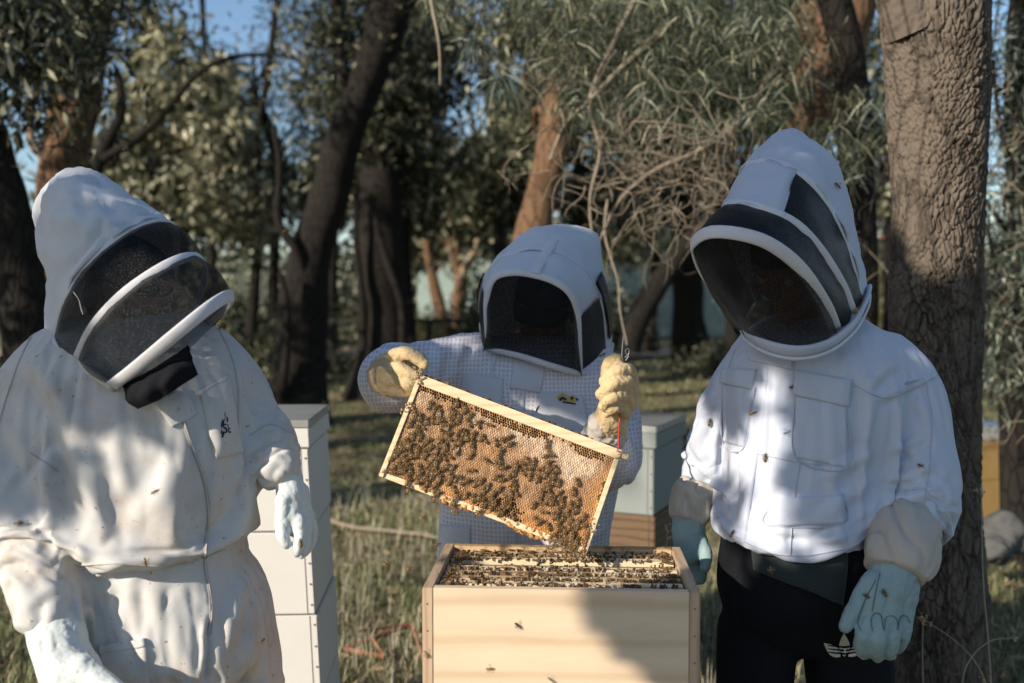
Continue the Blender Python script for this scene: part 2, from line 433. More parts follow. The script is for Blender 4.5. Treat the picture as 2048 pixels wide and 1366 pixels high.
def fold_strokes(V, Fq, strokes, D):
    """Each stroke (x0,y0,x1,y1,width,amp mm): a ridge with a valley beside it along the line, on the side that faces the viewer."""
    N = normals(V, Fq); X, Y = proj(V); vd = nrm_rows(np.array([0, 0, CAMZ])-V)
    face = smooth01(np.einsum('ij,ij->i', N, vd), .0, .35)
    ds = np.zeros(len(V))
    for (x0, y0, x1, y1, wd, am) in strokes:
        L = math.hypot(x1-x0, y1-y0); tx, ty = (x1-x0)/L, (y1-y0)/L
        t = ((X-x0)*tx+(Y-y0)*ty)/L; d = (X-x0)*-ty+(Y-y0)*tx
        d = d + 10*perlin(np.stack([X*.012, Y*.012, np.full(len(X), x0*.1)], 1))
        e = np.exp(-(d/wd)**2) - .75*np.exp(-((d-1.6*wd)/(wd*.9))**2)
        tp = smooth01(t, -.15, .2)*(1-smooth01(t, .75, 1.15))
        ds += am*.0008*e*tp*face
    return V + N*ds[:, None]
def nrm_rows(A): return A/(np.linalg.norm(A, axis=1)[:, None]+1e-12)
def drape(V, Fq, amp, sc=(5, 5, 1.8), seed=0):
    N = normals(V, Fq)
    n = np.abs(perlin(V*np.array(sc)+seed+perlin(V*3+seed)[:, None]*.7))
    n2 = fbm(V*np.array(sc)*2.6+seed+9, 2)
    return V + N*((n*1.6-.3)*amp + n2*amp*.35)[:, None]
def settle(V, Fq, pin, frames_=22, grow=.06, inset=.010, mass=.25, bend=.6, grav=1.0, seed=0):
    """let the garment hang and buckle over the wearer: cloth cut larger than the body it lies on"""
    N = normals(V, Fq)
    me = mk_mesh('tmp_c', V - N*inset, Fq); body = bpy.data.objects.new('tmp_c', me); C.objects.link(body)
    body.modifiers.new('c', 'COLLISION'); body.collision.thickness_outer = .003; body.collision.cloth_friction = 12
    V0 = V + N*(.0015*perlin(V*31+seed))[:, None]
    m2 = mk_mesh('tmp_g', V0, Fq); g = bpy.data.objects.new('tmp_g', m2); C.objects.link(g)
    vg = g.vertex_groups.new(name='pin'); vg.add([int(i) for i in np.nonzero(pin)[0]], 1.0, 'REPLACE')
    md = g.modifiers.new('cl', 'CLOTH'); s = md.settings
    s.quality = 5; s.mass = mass; s.tension_stiffness = 22; s.compression_stiffness = 22; s.shear_stiffness = 8; s.bending_stiffness = bend
    s.tension_damping = 8; s.compression_damping = 8; s.shear_damping = 8; s.air_damping = 3
    s.vertex_group_mass = 'pin'; s.shrink_min = -grow; s.shrink_max = -grow; s.effector_weights.gravity = grav
    md.collision_settings.distance_min = .003; md.collision_settings.collision_quality = 2; md.collision_settings.use_self_collision = False
    md.point_cache.frame_start = 1; md.point_cache.frame_end = frames_+2
    for f in range(1, frames_+1): SC.frame_set(f)
    dg = bpy.context.evaluated_depsgraph_get(); e = g.evaluated_get(dg); m3 = e.to_mesh()
    X = np.empty(len(m3.vertices)*3, np.float32); m3.vertices.foreach_get('co', X); X = X.reshape(-1, 3).astype(float); e.to_mesh_clear()
    bpy.data.objects.remove(g); bpy.data.objects.remove(body); SC.frame_set(1)
    d = X-V; L = np.linalg.norm(d, axis=1); k = np.minimum(1, .06/np.maximum(L, 1e-6)); X = V+d*k[:, None]
    if not np.isfinite(X).all(): return V
    return X
def subdivide(V, Fq):
    """one level of smooth subdivision"""
    me = mk_mesh('tmp', V, Fq); o = bpy.data.objects.new('tmp', me); C.objects.link(o); md = o.modifiers.new('s', 'SUBSURF'); md.levels = 1
    dg = bpy.context.evaluated_depsgraph_get(); dg.update(); m2 = o.evaluated_get(dg).to_mesh()
    X = np.empty(len(m2.vertices)*3, np.float32); m2.vertices.foreach_get('co', X); Q = np.empty(len(m2.loops), np.int32); m2.loops.foreach_get('vertex_index', Q)
    X = X.reshape(-1, 3).astype(float); Q = Q.reshape(-1, 4).copy(); o.evaluated_get(dg).to_mesh_clear(); bpy.data.objects.remove(o); return X, Q
def finish(name, V, Fq, mat, parent):
    o = obj(name, V, Fq, mat, parent)
    bv = BVHTree.FromPolygons([Vector(v) for v in V], [tuple(map(int, f)) for f in Fq])
    return o, bv
CAMP = Vector((0, 0, CAMZ))
def hit(bv, px, py, D=2.0):
    r = ray(px, py); h = bv.ray_cast(CAMP, r, 6)
    if h[0] is None:
        h = bv.find_nearest(Vector(at(px, py, D)))
        if h[0] is None: return at(px, py, D), np.array([0, -1., 0])
    n = h[1]
    if n.dot(r) > 0: n = -n
    return np.array(h[0]), np.array(n)
def patch(bv, name, quad, mat, parent, thick=.003, nu=14, nv=14, D=2.0, edge=None, puff=0.0, off=.0012):
    """A cloth piece sewn on the garment: a four-cornered area wrapped on its surface, with a thickness."""
    q = np.array(quad, float); top = []; low = []
    for j in range(nv+1):
        for i in range(nu+1):
            u, v = i/nu, j/nv
            p = (q[0]*(1-u)+q[1]*u)*(1-v)+(q[3]*(1-u)+q[2]*u)*v
            h, n = hit(bv, p[0], p[1], D); e = min(u, 1-u, v, 1-v)
            top.append(h+n*(off+thick+puff*min(1, e*5))); low.append(h+n*(off-.004))
    top = np.array(top); low = np.array(low); w_ = nu+1
    T = relax_grid(top, w_, nv+1); n_ = len(top); Fc = []
    for j in range(nv):
        for i in range(nu):
            a = j*w_+i; Fc.append((a, a+w_, a+w_+1, a+1))
    rim = [i for i in range(w_)] + [j*w_+nu for j in range(1, nv+1)] + [nv*w_+i for i in range(nu-1, -1, -1)] + [j*w_ for j in range(nv-1, 0, -1)]
    for k in range(len(rim)):
        a, b = rim[k], rim[(k+1) % len(rim)]; Fc.append((a, b, b+n_, a+n_))
    return obj(name, np.vstack([T, low]), Fc, mat, parent)
def relax_grid(P, w_, h_):
    G = P.reshape(h_, w_, 3).copy()
    for _ in range(2):
        G[1:-1, 1:-1] = .5*G[1:-1, 1:-1]+.125*(G[:-2, 1:-1]+G[2:, 1:-1]+G[1:-1, :-2]+G[1:-1, 2:])
    return G.reshape(-1, 3)
def ribbon(bv, name, line, wpx, mat, parent, thick=.002, n=40, D=2.0):
    P = crom(np.array([[a, b, 0.] for a, b in line]), n)[:, :2]
    T = np.gradient(P, axis=0); T /= np.linalg.norm(T, axis=1)[:, None]; S = np.stack([-T[:, 1], T[:, 0]], 1)
    V = []
    for k in range(n):
        for s, o_ in ((-1, -.002), (-.6, thick), (.6, thick), (1, -.002)):
            h, nn = hit(bv, *(P[k]+S[k]*s*wpx/2), D); V.append(h+nn*o_)
    Fc = []
    for k in range(n-1):
        for j in range(3): a = k*4+j; Fc.append((a, a+1, a+5, a+4))
    return obj(name, V, Fc, mat, parent)

# veil pieces
def hoopcurve(ctrl, n=44): return crom(np.array([at(*c) for c in ctrl]), n)
def surf(curves, m=10, t0=0.0, t1=1.0, bulge=0.0, cen=None):
    """surface through several curves (same number of samples); returns verts, quads"""
    Cv = np.array(curves); n = Cv.shape[1]; a, b = int(round(t0*(n-1))), int(round(t1*(n-1)))
    Cv = Cv[:, a:b+1]; K, n = Cv.shape[:2]
    t = np.linspace(0, K-1, m*(K-1)+1); i = np.minimum(t.astype(int), K-2); f = (t-i)[:, None, None]
    if K == 2:
        X = Cv[i]*(1-f)+Cv[i+1]*f
        if bulge and cen is not None:
            o_ = X-np.array(cen); o_ /= np.linalg.norm(o_, axis=2)[:, :, None]
            X = X+o_*(bulge*np.sin(np.pi*(t/(K-1))))[:, None, None]
    else:
        Q = np.concatenate([2*Cv[:1]-Cv[1:2], Cv, 2*Cv[-1:]-Cv[-2:-1]])
        A, B, D_, E = Q[i], Q[i+1], Q[i+2], Q[i+3]
        X = .5*((2*B)+(-A+D_)*f+(2*A-5*B+4*D_-E)*f**2+(-A+3*B-3*D_+E)*f**3)
    m_, n_ = X.shape[:2]; Fq = []
    for r in range(m_-1):
        for c in range(n_-1): k = r*n_+c; Fq.append((k, k+1, k+n_+1, k+n_))
    return X.reshape(-1, 3), np.array(Fq)
def close_back(curves):
    c = np.array(curves[-1]); m_ = c.mean(0); return curves + [m_+(c-m_)*.55, m_+(c-m_)*.08]
def thicken(V, Fq, t):
    """give a sheet a thickness"""
    N = normals(V, Fq); n = len(V)
    E = {}
    for f in Fq:
        for k in range(4):
            a, b = int(f[k]), int(f[(k+1) % 4])
            if (b, a) in E: del E[(b, a)]
            else: E[(a, b)] = 1
    side = np.array([(b, a, a+n, b+n) for a, b in E])
    return np.vstack([V+N*t/2, V-N*t/2]), np.vstack([Fq, Fq[:, ::-1]+n, side])
def band(name, cv, w_, t_, cen, mat, parent):
    """flattened padded strip along a hoop"""
    P = np.array(cv); T = np.gradient(P, axis=0); T = nrm_rows(T); O = P-np.array(cen)
    O = nrm_rows(O-np.einsum('ij,ij->i', O, T)[:, None]*T); W = np.cross(T, O)
    a = np.linspace(0, 2*math.pi, 12, endpoint=False)
    x = np.sign(np.cos(a))*np.abs(np.cos(a))**.6*w_/2; y = np.sign(np.sin(a))*np.abs(np.sin(a))**.8*t_/2
    y = y + (np.abs(x) > w_*.42)*-.0008
    rings = P[:, None]+W[:, None]*x[None, :, None]+O[:, None]*y[None, :, None]
    mb = MB(); mb.loft(rings); return mb.build(name, mat, parent)

def head_parts(mb, c, fwd, up, s=1.0):
    f = nrm(fwd); u = nrm(np.array(up)-np.dot(up, f)*f); r = np.cross(f, u); R = np.stack([r, f, u], 1)
    L = lambda x, y, z: np.array(c)+R@(np.array([x, y, z])*s)
    e = lambda p, q: mb.ball(L(*p), np.array(q)*s, 16, R)
    e((0, -.012, .03), (.074, .092, .082)); e((0, .02, -.02), (.062, .07, .085)); e((0, .045, -.075), (.042, .04, .035))
    e((0, .075, .028), (.052, .016, .010)); e((0, .088, .005), (.011, .014, .028)); e((0, .098, -.012), (.016, .017, .012))
    e((0, .082, -.045), (.026, .012, .008)); e((0, .081, -.056), (.022, .012, .008)); e((0, .075, -.088), (.022, .02, .016))
    for q in (-1, 1):
        e((q*.035, .068, -.018), (.022, .018, .020)); e((q*.076, -.01, .0), (.009, .022, .032)); e((q*.031, .073, .012), (.015, .011, .009))
    return R, L
EYE = simple('eye', (.45, .43, .40), .2, .1); 
def finger(mb, ctrl, n=14, sides=12):
    p = limbpath(ctrl, n); r = p[:, 3].copy(); t = np.linspace(0, 1, n); r *= 1+.03*np.cos(t*math.pi*3+ctrl[0][0])
    mb.tube(p[:, :3], r, sides); mb.ball(p[-1, :3], r[-1], 12); mb.ball(p[0, :3], r[0], 12)
def glove(name, chains, mat, parent, voxel=.0026, sm=5, wr=.0012, seed=0, label=None):
    mb = MB()
    for c in chains: finger(mb, c)
    V, Fq = remesh(mb, voxel, sm); N = normals(V, Fq)
    n = np.abs(perlin(V*np.array([42, 42, 30])+seed)); n3 = perlin(V*np.array([60, 60, 45])+seed+5); V = V+N*((n-.2)*wr*2.2-np.exp(-(n3/.07)**2)*wr*.9+fbm(V*120+seed, 2)*wr*.3)[:, None]
    o, bv = finish(name, V, Fq, mat, parent)
    if label: o['label'] = label
    return o, bv
def body_build(name, parent, tor, limbs, c, fwd, up, neck, hs=1.0):
    """the person under the clothes: one continuous surface"""
    mb = MB(); mb.loft(tor)
    for l in limbs:
        p = limbpath(l, 24); mb.tube(p[:, :3], p[:, 3], 14); mb.ball(p[0, :3], p[0, 3]); mb.ball(p[-1, :3], p[-1, 3])
    R, L = head_parts(mb, c, fwd, up, hs)
    mb.tube(crom(np.array([neck, L(0, -.03, -.03)]), 8), .055*hs, 16)
    V, Fq = remesh(mb, .0055, 3); o, _ = finish(name, V, Fq, M['skin'], parent)
    for q in (-1, 1):
        e = MB(); e.ball(L(q*.031, .0765, .012), .0115*hs, 14, R); e.build('eye', EYE, parent)
    return R, L
def cap_mesh(L, R, parent, name, mat, s=1.0, peak=True, beanie=False):
    mb = MB(); rings = []
    for k, t in enumerate(np.linspace(0, 1, 9)):
        a = np.linspace(0, 2*math.pi, 30, endpoint=False); rr = math.cos(t*1.5)
        rings.append(np.array([L(.083*rr*math.cos(x), -.008+.099*rr*math.sin(x), .048+(.082 if beanie else .07)*math.sin(t*1.5)) for x in a]))
    mb.loft(rings)
    if peak:
        pts = []
        for v in np.linspace(0, 1, 5):
            for lay in (0, 1): pass
        g = []
        for i, u in enumerate(np.linspace(-1, 1, 13)):
            row = []
            for v in np.linspace(0, 1, 6):
                row.append(L(.07*u*(1-.08*v), .055+.03*(1-u*u)+v*.065*(1-.45*u*u), .05-.02*v-.018*u*u))
            g.append(row)
        g = np.array(g); V = g.reshape(-1, 3); Fq = np.array([(i*6+j, (i+1)*6+j, (i+1)*6+j+1, i*6+j+1) for i in range(12) for j in range(5)])
        V2, F2 = thicken(V, Fq, .004); mb.add(V2, F2)
    return mb.build(name, mat, parent)
def text_on(bv, name, s, px, py, h, ang, mat, parent, D=2.0, lift=.0025, sx=1.0):
    """printed lettering wrapped on the cloth"""
    cu = bpy.data.curves.new('t', 'FONT'); cu.body = s; cu.size = 1; cu.offset = .02
    o = bpy.data.objects.new('t', cu); C.objects.link(o); dg = bpy.context.evaluated_depsgraph_get(); dg.update()
    me = bpy.data.meshes.new_from_object(o.evaluated_get(dg)); bm = bmesh.new(); bm.from_mesh(me)
    bmesh.ops.triangulate(bm, faces=bm.faces); ca, sa = math.cos(ang), math.sin(ang); V = []
    for v in bm.verts:
        x, y = v.co.x*h*sx, v.co.y*h; X = px+x*ca+y*sa; Y = py+x*sa-y*ca
        p, n = hit(bv, X, Y, D); V.append(p+n*lift)
    Fc = [[v.index for v in f.verts] for f in bm.faces]; bm.free()
    bpy.data.objects.remove(o); bpy.data.curves.remove(cu); bpy.data.meshes.remove(me)
    return obj(name, V, Fc, mat, parent)
def shape_on(bv, name, poly, mat, parent, D=2.0, lift=.0025):
    """flat printed shape (pixel polygon) wrapped on the cloth"""
    c = np.mean(poly, 0); V = []
    for p in [c]+list(poly):
        h, n = hit(bv, p[0], p[1], D); V.append(h+n*lift)
    k = len(poly); return obj(name, V, [(0, i+1, (i+1) % k+1) for i in range(k)], mat, parent)
def merge_print(objs, name, parent):
    """join printed shapes of one emblem"""
    V = []; Fc = []; n = 0; mats = []; mi = []
    me0 = bpy.data.meshes.new(name)
    for o in objs:
        m_ = o.data; v = [tuple(x.co) for x in m_.vertices]; V += v
        mt = m_.materials[0]
        if mt not in mats: mats.append(mt)
        for p in m_.polygons: Fc.append([i+n for i in p.vertices]); mi.append(mats.index(mt))
        n += len(v)
    me0.from_pydata(V, [], Fc); [me0.materials.append(m_) for m_ in mats]; me0.polygons.foreach_set('material_index', mi); me0.update()
    par = objs[0].parent; off = ORG[objs[0].name]
    for o in objs: bpy.data.objects.remove(o)
    o = bpy.data.objects.new(name, me0); C.objects.link(o); o.parent = par; ORG[o.name] = off; return o
# ================================================================ person on the left
def person_left():
    base = at(300, 700, 1.97); base[2] = 0.0
    r = thing('person', 'person in a cream bee suit with pointed hood bending, black cloth at the throat', 'person', base)
    legs = [[(300, 1230, 1.97, 70), (285, 1650, 1.97, 55), (280, 2080, 1.97, 44)], [(470, 1240, 2.0, 48), (490, 1650, 2.0, 44), (490, 2080, 2.0, 36)]]
    ar = [(105, 740, 1.97, 50), (30, 850, 1.95, 46), (28, 970, 1.90, 42), (75, 1100, 1.82, 34), (110, 1265, 1.76, 28)]
    al = [(430, 735, 2.06, 46), (485, 820, 2.06, 40), (545, 870, 2.0, 32), (555, 930, 1.98, 24), (578, 990, 1.95, 16)]
    R, L = body_build('body', r, torso([(690, 180, 400, 2.02, .06), (760, 60, 450, 2.0, .1), (950, 120, 450, 1.98, .12), (1110, 170, 450, 1.97, .11), (1240, 210, 490, 1.97, .10)], 20),
        [ar, al]+legs, at(252, 590, 2.02), (.72, -.42, -.50), (.28, -.28, .9), at(250, 740, 2.05), 1.0)
    h = cap_mesh(L, R, r, 'hair', M['hair'], peak=False)
    # suit
    mb = MB()
    mb.loft(torso([(628, 150, 370, 2.03, .07), (655, 100, 420, 2.02, .10), (690, 45, 460, 2.0, .135), (760, 5, 500, 1.99, .165), (860, 40, 505, 1.98, .185), (950, 85, 500, 1.98, .19), (1050, 118, 487, 1.98, .19), (1105, 138, 488, 1.98, .175), (1180, 150, 530, 1.98, .185), (1300, 165, 548, 1.98, .19)], 70))
    AR = limbpath([(120, 725, 1.98, 66), (45, 810, 1.95, 86), (18, 930, 1.90, 98), (50, 1040, 1.85, 84), (78, 1120, 1.81, 80), (96, 1200, 1.78, 70), (112, 1275, 1.755, 55)])
    AL = limbpath([(405, 720, 2.04, 78), (455, 775, 2.05, 80), (505, 838, 2.04, 62), (540, 872, 2.0, 52), (551, 922, 1.97, 52), (566, 968, 1.95, 42)])
    for P in (AR, AL):
        mb.tube(P[:, :3], P[:, 3], 24); mb.ball(P[0, :3], P[0, 3]*.97)
    for l in ([(285, 1240, 1.97, 112), (290, 1500, 1.97, 104), (285, 1800, 1.97, 92), (280, 2110, 1.97, 70)], [(478, 1250, 1.99, 72), (492, 1330, 1.99, 66), (500, 1500, 2.0, 70), (490, 2110, 2.0, 62)]):
        P = limbpath(l); mb.tube(P[:, :3], P[:, 3], 24)
    V, Fq = remesh(mb, .0105, 6); V = drape(V, Fq, .0035, (5, 5, 1.5), 3)
    V = fold_sleeve(V, normals(V, Fq), AR, .014, 30, 12, .55, 1.0, .8)
    pin = (V[:, 2] > at(0, 668, 2.0)[2]) | (np.abs(V[:, 2]-at(0, 1118, 1.98)[2]) < .012) | (V[:, 2] < at(0, 1560, 1.98)[2]) | (np.linalg.norm(V-AR[-1, :3], axis=1) < .06) | (np.linalg.norm(V-AL[-1, :3], axis=1) < .05)
    V = settle(V, Fq, pin, 18, .10, .011, .3, 3.0, 1.0, 3)
    V, Fq = subdivide(V, Fq); V = creases(V, Fq, .0018, (6, 6, 4), 3)
    N = normals(V, Fq)
    V = fold_sleeve(V, N, AL, .007, 45, 22, .55, 1.0, .8)
    V = fold_strokes(V, Fq, [
        (110, 760, 190, 1010, 26, 15), (60, 720, 140, 830, 18, 9), (200, 790, 260, 1000, 30, 9), (150, 1090, 210, 1160, 9, 8),
        (350, 1125, 200, 1130, 12, 12), (190, 1135, 400, 1100, 13, 10), (250, 1160, 300, 1330, 16, 8), (195, 1165, 225, 1300, 7, 6), (210, 1165, 245, 1290, 7, 6), (172, 1160, 190, 1280, 7, 7), (158, 1165, 165, 1260, 7, 7),
        (120, 900, 60, 980, 16, 12), (20, 850, 60, 930, 20, 9), (430, 690, 470, 860, 16, 8), (470, 700, 520, 800, 14, 9), (440, 860, 500, 1000, 14, 6),
        (380, 900, 250, 1080, 28, 8), (500, 1130, 450, 1300, 16, 8), (530, 1180, 490, 1350, 14, 7), (300, 1180, 390, 1360, 22, 7), (420, 1240, 412, 1366, 7, -16), (330, 860, 300, 1050, 24, 6)], 1.9)
    V = relax(V, Fq, 1)
    suit, bv = finish('bee_suit', V, Fq, M['suit_cream'], r); suit['label'] = 'cream cotton coverall with gathered sleeves'
    # front: placket, zip, flap, chest pocket, hip pocket
    zipline = [(366, 838), (378, 880), (398, 930), (412, 980), (417, 1030), (412, 1085), (410, 1130), (418, 1180), (422, 1225), (420, 1268)]
    ribbon(bv, 'zip', zipline, 9, M['zip'], r, .0028, 70, 1.9)
    ribbon(bv, 'zip_teeth', zipline, 3.5, M['stitch'], r, .0045, 90, 1.9)
    patch(bv, 'throat_flap', [(308, 806), (366, 776), (396, 828), (345, 855)], M['suit_cream'], r, .004, D=1.9)
    patch(bv, 'chest_pocket', [(398, 782), (456, 750), (486, 905), (430, 918)], M['suit_cream'], r, .0035, 16, 20, 1.9, puff=.004)
    ribbon(bv, 'pocket_zip', [(404, 790), (425, 772), (452, 762)], 6, M['stitch'], r, .006, 20, 1.9)
    patch(bv, 'hip_pocket', [(196, 1296), (292, 1280), (300, 1366), (215, 1390)], M['suit_cream'], r, .003, D=1.9, puff=.003)
    patch(bv, 'pocket_band', [(196, 1290), (290, 1276), (292, 1292), (199, 1308)], M['suit_cream'], r, .0055, 16, 4, 1.9)
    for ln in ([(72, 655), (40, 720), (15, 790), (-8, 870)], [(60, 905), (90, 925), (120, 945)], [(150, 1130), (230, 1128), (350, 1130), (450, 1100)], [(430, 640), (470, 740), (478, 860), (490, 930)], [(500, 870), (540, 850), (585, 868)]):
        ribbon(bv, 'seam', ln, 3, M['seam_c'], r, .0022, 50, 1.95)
    # printed emblem on the chest pocket
    pr = [text_on(bv, 'p', 'ISE', 436, 868, 25, math.radians(-4), M['ink'], r, 1.9, .009, .66),
          shape_on(bv, 'p', [(449, 838), (452, 832), (456, 836), (455, 843), (450, 846), (447, 842)], M['inkgreen'], r, 1.9, .009),
          shape_on(bv, 'p', [(443, 822), (446, 828), (446, 840), (440, 850), (441, 838), (444, 832)], M['ink'], r, 1.9, .009),
          shape_on(bv, 'p', [(438, 840), (441, 845), (441, 853), (437, 855), (436, 848)], M['ink'], r, 1.9, .009),
          shape_on(bv, 'p', [(440, 864), (443, 866), (442, 876), (439, 874)], M['ink'], r, 1.9, .009)]
    merge_print(pr, 'printed_emblem', r)
    # gloves
    glove('glove', [
        [(568, 938, 1.965, 33), (577, 962, 1.96, 30), (580, 990, 1.95, 27)], [(574, 985, 1.95, 24), (582, 1030, 1.94, 25), (590, 1052, 1.94, 22)], [(597, 985, 1.96, 22), (606, 1030, 1.96, 21), (610, 1050, 1.95, 18)],
        [(567, 1000, 1.93, 18), (565, 1050, 1.92, 15), (566, 1075, 1.91, 14), (573, 1088, 1.91, 11)],
        [(597, 1040, 1.93, 14), (600, 1072, 1.92, 12), (596, 1098, 1.91, 10), (594, 1110, 1.91, 8)],
        [(609, 1040, 1.95, 14), (613, 1075, 1.94, 12), (608, 1100, 1.93, 10), (603, 1112, 1.93, 8)],
        [(618, 1030, 1.97, 13), (624, 1065, 1.97, 12), (619, 1090, 1.96, 10), (611, 1106, 1.95, 8)],
        [(590, 1040, 1.99, 13), (598, 1070, 2.0, 11), (596, 1092, 1.99, 9)]], M['glove_pale'], r, seed=3, label='pale blue leather glove hanging open')
    glove('glove', [
        [(112, 1262, 1.757, 56), (125, 1310, 1.74, 58), (150, 1370, 1.72, 60)], [(150, 1370, 1.72, 56), (185, 1420, 1.70, 52), (215, 1460, 1.69, 46)],
        [(165, 1340, 1.70, 34), (215, 1372, 1.68, 24), (250, 1395, 1.67, 19), (262, 1425, 1.67, 16)],
        [(215, 1450, 1.68, 22), (250, 1500, 1.67, 19), (245, 1545, 1.68, 16)], [(200, 1465, 1.69, 22), (225, 1525, 1.68, 19), (215, 1565, 1.69, 16)],
        [(180, 1470, 1.71, 22), (198, 1530, 1.71, 19), (190, 1568, 1.72, 16)], [(160, 1465, 1.73, 20), (168, 1520, 1.73, 17), (165, 1555, 1.74, 14)]], M['glove_pale'], r, .003, seed=9, wr=.0012, label='pale blue leather gauntlet with elastic wrist')
    # black cloth at the throat
    g = [at(*p) for p in [(246, 770, 1.82), (300, 742, 1.79), (345, 715, 1.80), (378, 690, 1.84)]]
    g2 = [at(*p) for p in [(258, 800, 1.785), (305, 775, 1.755), (355, 742, 1.76), (388, 722, 1.80)]]
    g3 = [at(*p) for p in [(280, 816, 1.785), (320, 798, 1.765), (362, 772, 1.765), (399, 748, 1.79)]]
    cs = [crom(np.array(k), 24) for k in (g, g2, g3)]; V, Fq = surf(cs, 8)
    V = V + np.array([0, -1, 0])*(np.abs(perlin(V*24))*.02)[:, None]
    V, Fq = thicken(V, Fq, .003); obj('neck_cloth', V, Fq, M['black'], r)
    # veil
    H1 = hoopcurve([(108, 668, 1.93), (122, 612, 1.88), (165, 540, 1.85), (225, 482, 1.86), (290, 445, 1.90), (331, 440, 1.97), (348, 458, 2.05), (352, 510, 2.12), (338, 590, 2.16), (328, 650, 2.15)])
    H2 = hoopcurve([(155, 716, 1.85), (188, 652, 1.80), (250, 586, 1.79), (330, 532, 1.82), (385, 512, 1.88), (408, 524, 1.96), (410, 560, 2.05), (392, 610, 2.10), (362, 660, 2.12)])
    H3 = hoopcurve([(224, 772, 1.80), (270, 737, 1.76), (350, 670, 1.75), (420, 614, 1.78), (458, 592, 1.85), (464, 600, 1.92), (440, 628, 2.0), (400, 665, 2.05), (362, 700, 2.07)])
    H4 = hoopcurve([(228, 777, 1.82), (290, 758, 1.84), (345, 722, 1.87), (400, 676, 1.90), (445, 630, 1.92), (458, 612, 1.94), (440, 640, 2.01), (402, 674, 2.05), (366, 704, 2.075)])
    cen = at(270, 620, 2.02)
    hood_c = [H1,
        hoopcurve([(100, 670, 1.97), (118, 560, 1.89), (165, 455, 1.87), (215, 400, 1.92), (262, 396, 2.0), (292, 420, 2.1), (305, 500, 2.16), (312, 640, 2.18)]),
        hoopcurve([(98, 668, 2.0), (98, 560, 1.94), (115, 440, 1.90), (150, 378, 1.94), (192, 357, 2.03), (225, 380, 2.12), (250, 460, 2.19), (285, 640, 2.2)]),
        hoopcurve([(98, 668, 2.05), (104, 590, 2.01), (92, 490, 1.97), (93, 400, 1.99), (122, 347, 2.06), (150, 365, 2.13), (180, 440, 2.2), (250, 640, 2.22)]),
        hoopcurve([(100, 668, 2.1), (112, 600, 2.08), (96, 520, 2.07), (84, 430, 2.06), (98, 368, 2.1), (112, 400, 2.16), (130, 470, 2.2), (200, 640, 2.23)]),
        hoopcurve([(112, 668, 2.15), (124, 600, 2.15), (112, 520, 2.15), (103, 440, 2.14), (106, 415, 2.15), (116, 440, 2.18), (130, 480, 2.2), (170, 640, 2.2)])]
    V, Fq = surf(close_back(hood_c), 9); N = normals(V, Fq)
    if np.einsum('ij,ij->i', N, V-cen).mean() < 0: Fq = Fq[:, ::-1].copy(); N = -N
    edge = smooth01(np.linalg.norm(V[:, None, :2]-H1[None, :, :2], axis=2).min(1), 0, .06)
    V = V+N*((np.abs(perlin(V*np.array([11, 11, 8])+4))*.034-.006+fbm(V*22, 2)*.003)*edge)[:, None]
    V = fold_strokes(V, Fq, [(165, 385, 240, 480, 9, 17), (105, 430, 200, 470, 11, 15), (120, 560, 215, 445, 10, -13), (330, 432, 225, 470, 7, 11), (118, 355, 165, 430, 7, 12), (200, 400, 290, 440, 8, 10), (95, 500, 150, 560, 9, 10)], 2)
    V = creases(V, Fq, .0035, (9, 9, 6), 44)
    V, Fq = thicken(V, Fq, .003)
    veil = obj('veil', V, Fq, M['suit_white'], r); veil['label'] = 'pointed white hood of the veil'
    for cv, a_ in ((H1, .018), (H2, .020), (H3, .024)):
        band('hoop', cv, a_, .0055, cen, M['band'], veil)
    for A_, B_, nm in ((H1, H2, 1), (H2, H3, 1), (H3, H4, 0)):
        V, Fq = surf([A_, B_], 10, bulge=.012 if nm else 0, cen=cen); obj('mesh_panel', V+normals(V, Fq)*(.0035*perlin(V*13+2)+.0016*perlin(V*31))[:, None], Fq, M['net'], veil)
    # collar zip ring
    col = crom(np.array([at(*p) for p in [(104, 664, 1.96), (112, 690, 1.90), (150, 722, 1.865), (190, 750, 1.83), (228, 776, 1.815)]]), 30)
    band('collar_ring', col, .018, .010, at(270, 640, 2.1), M['suit_cream'], veil)
    return r

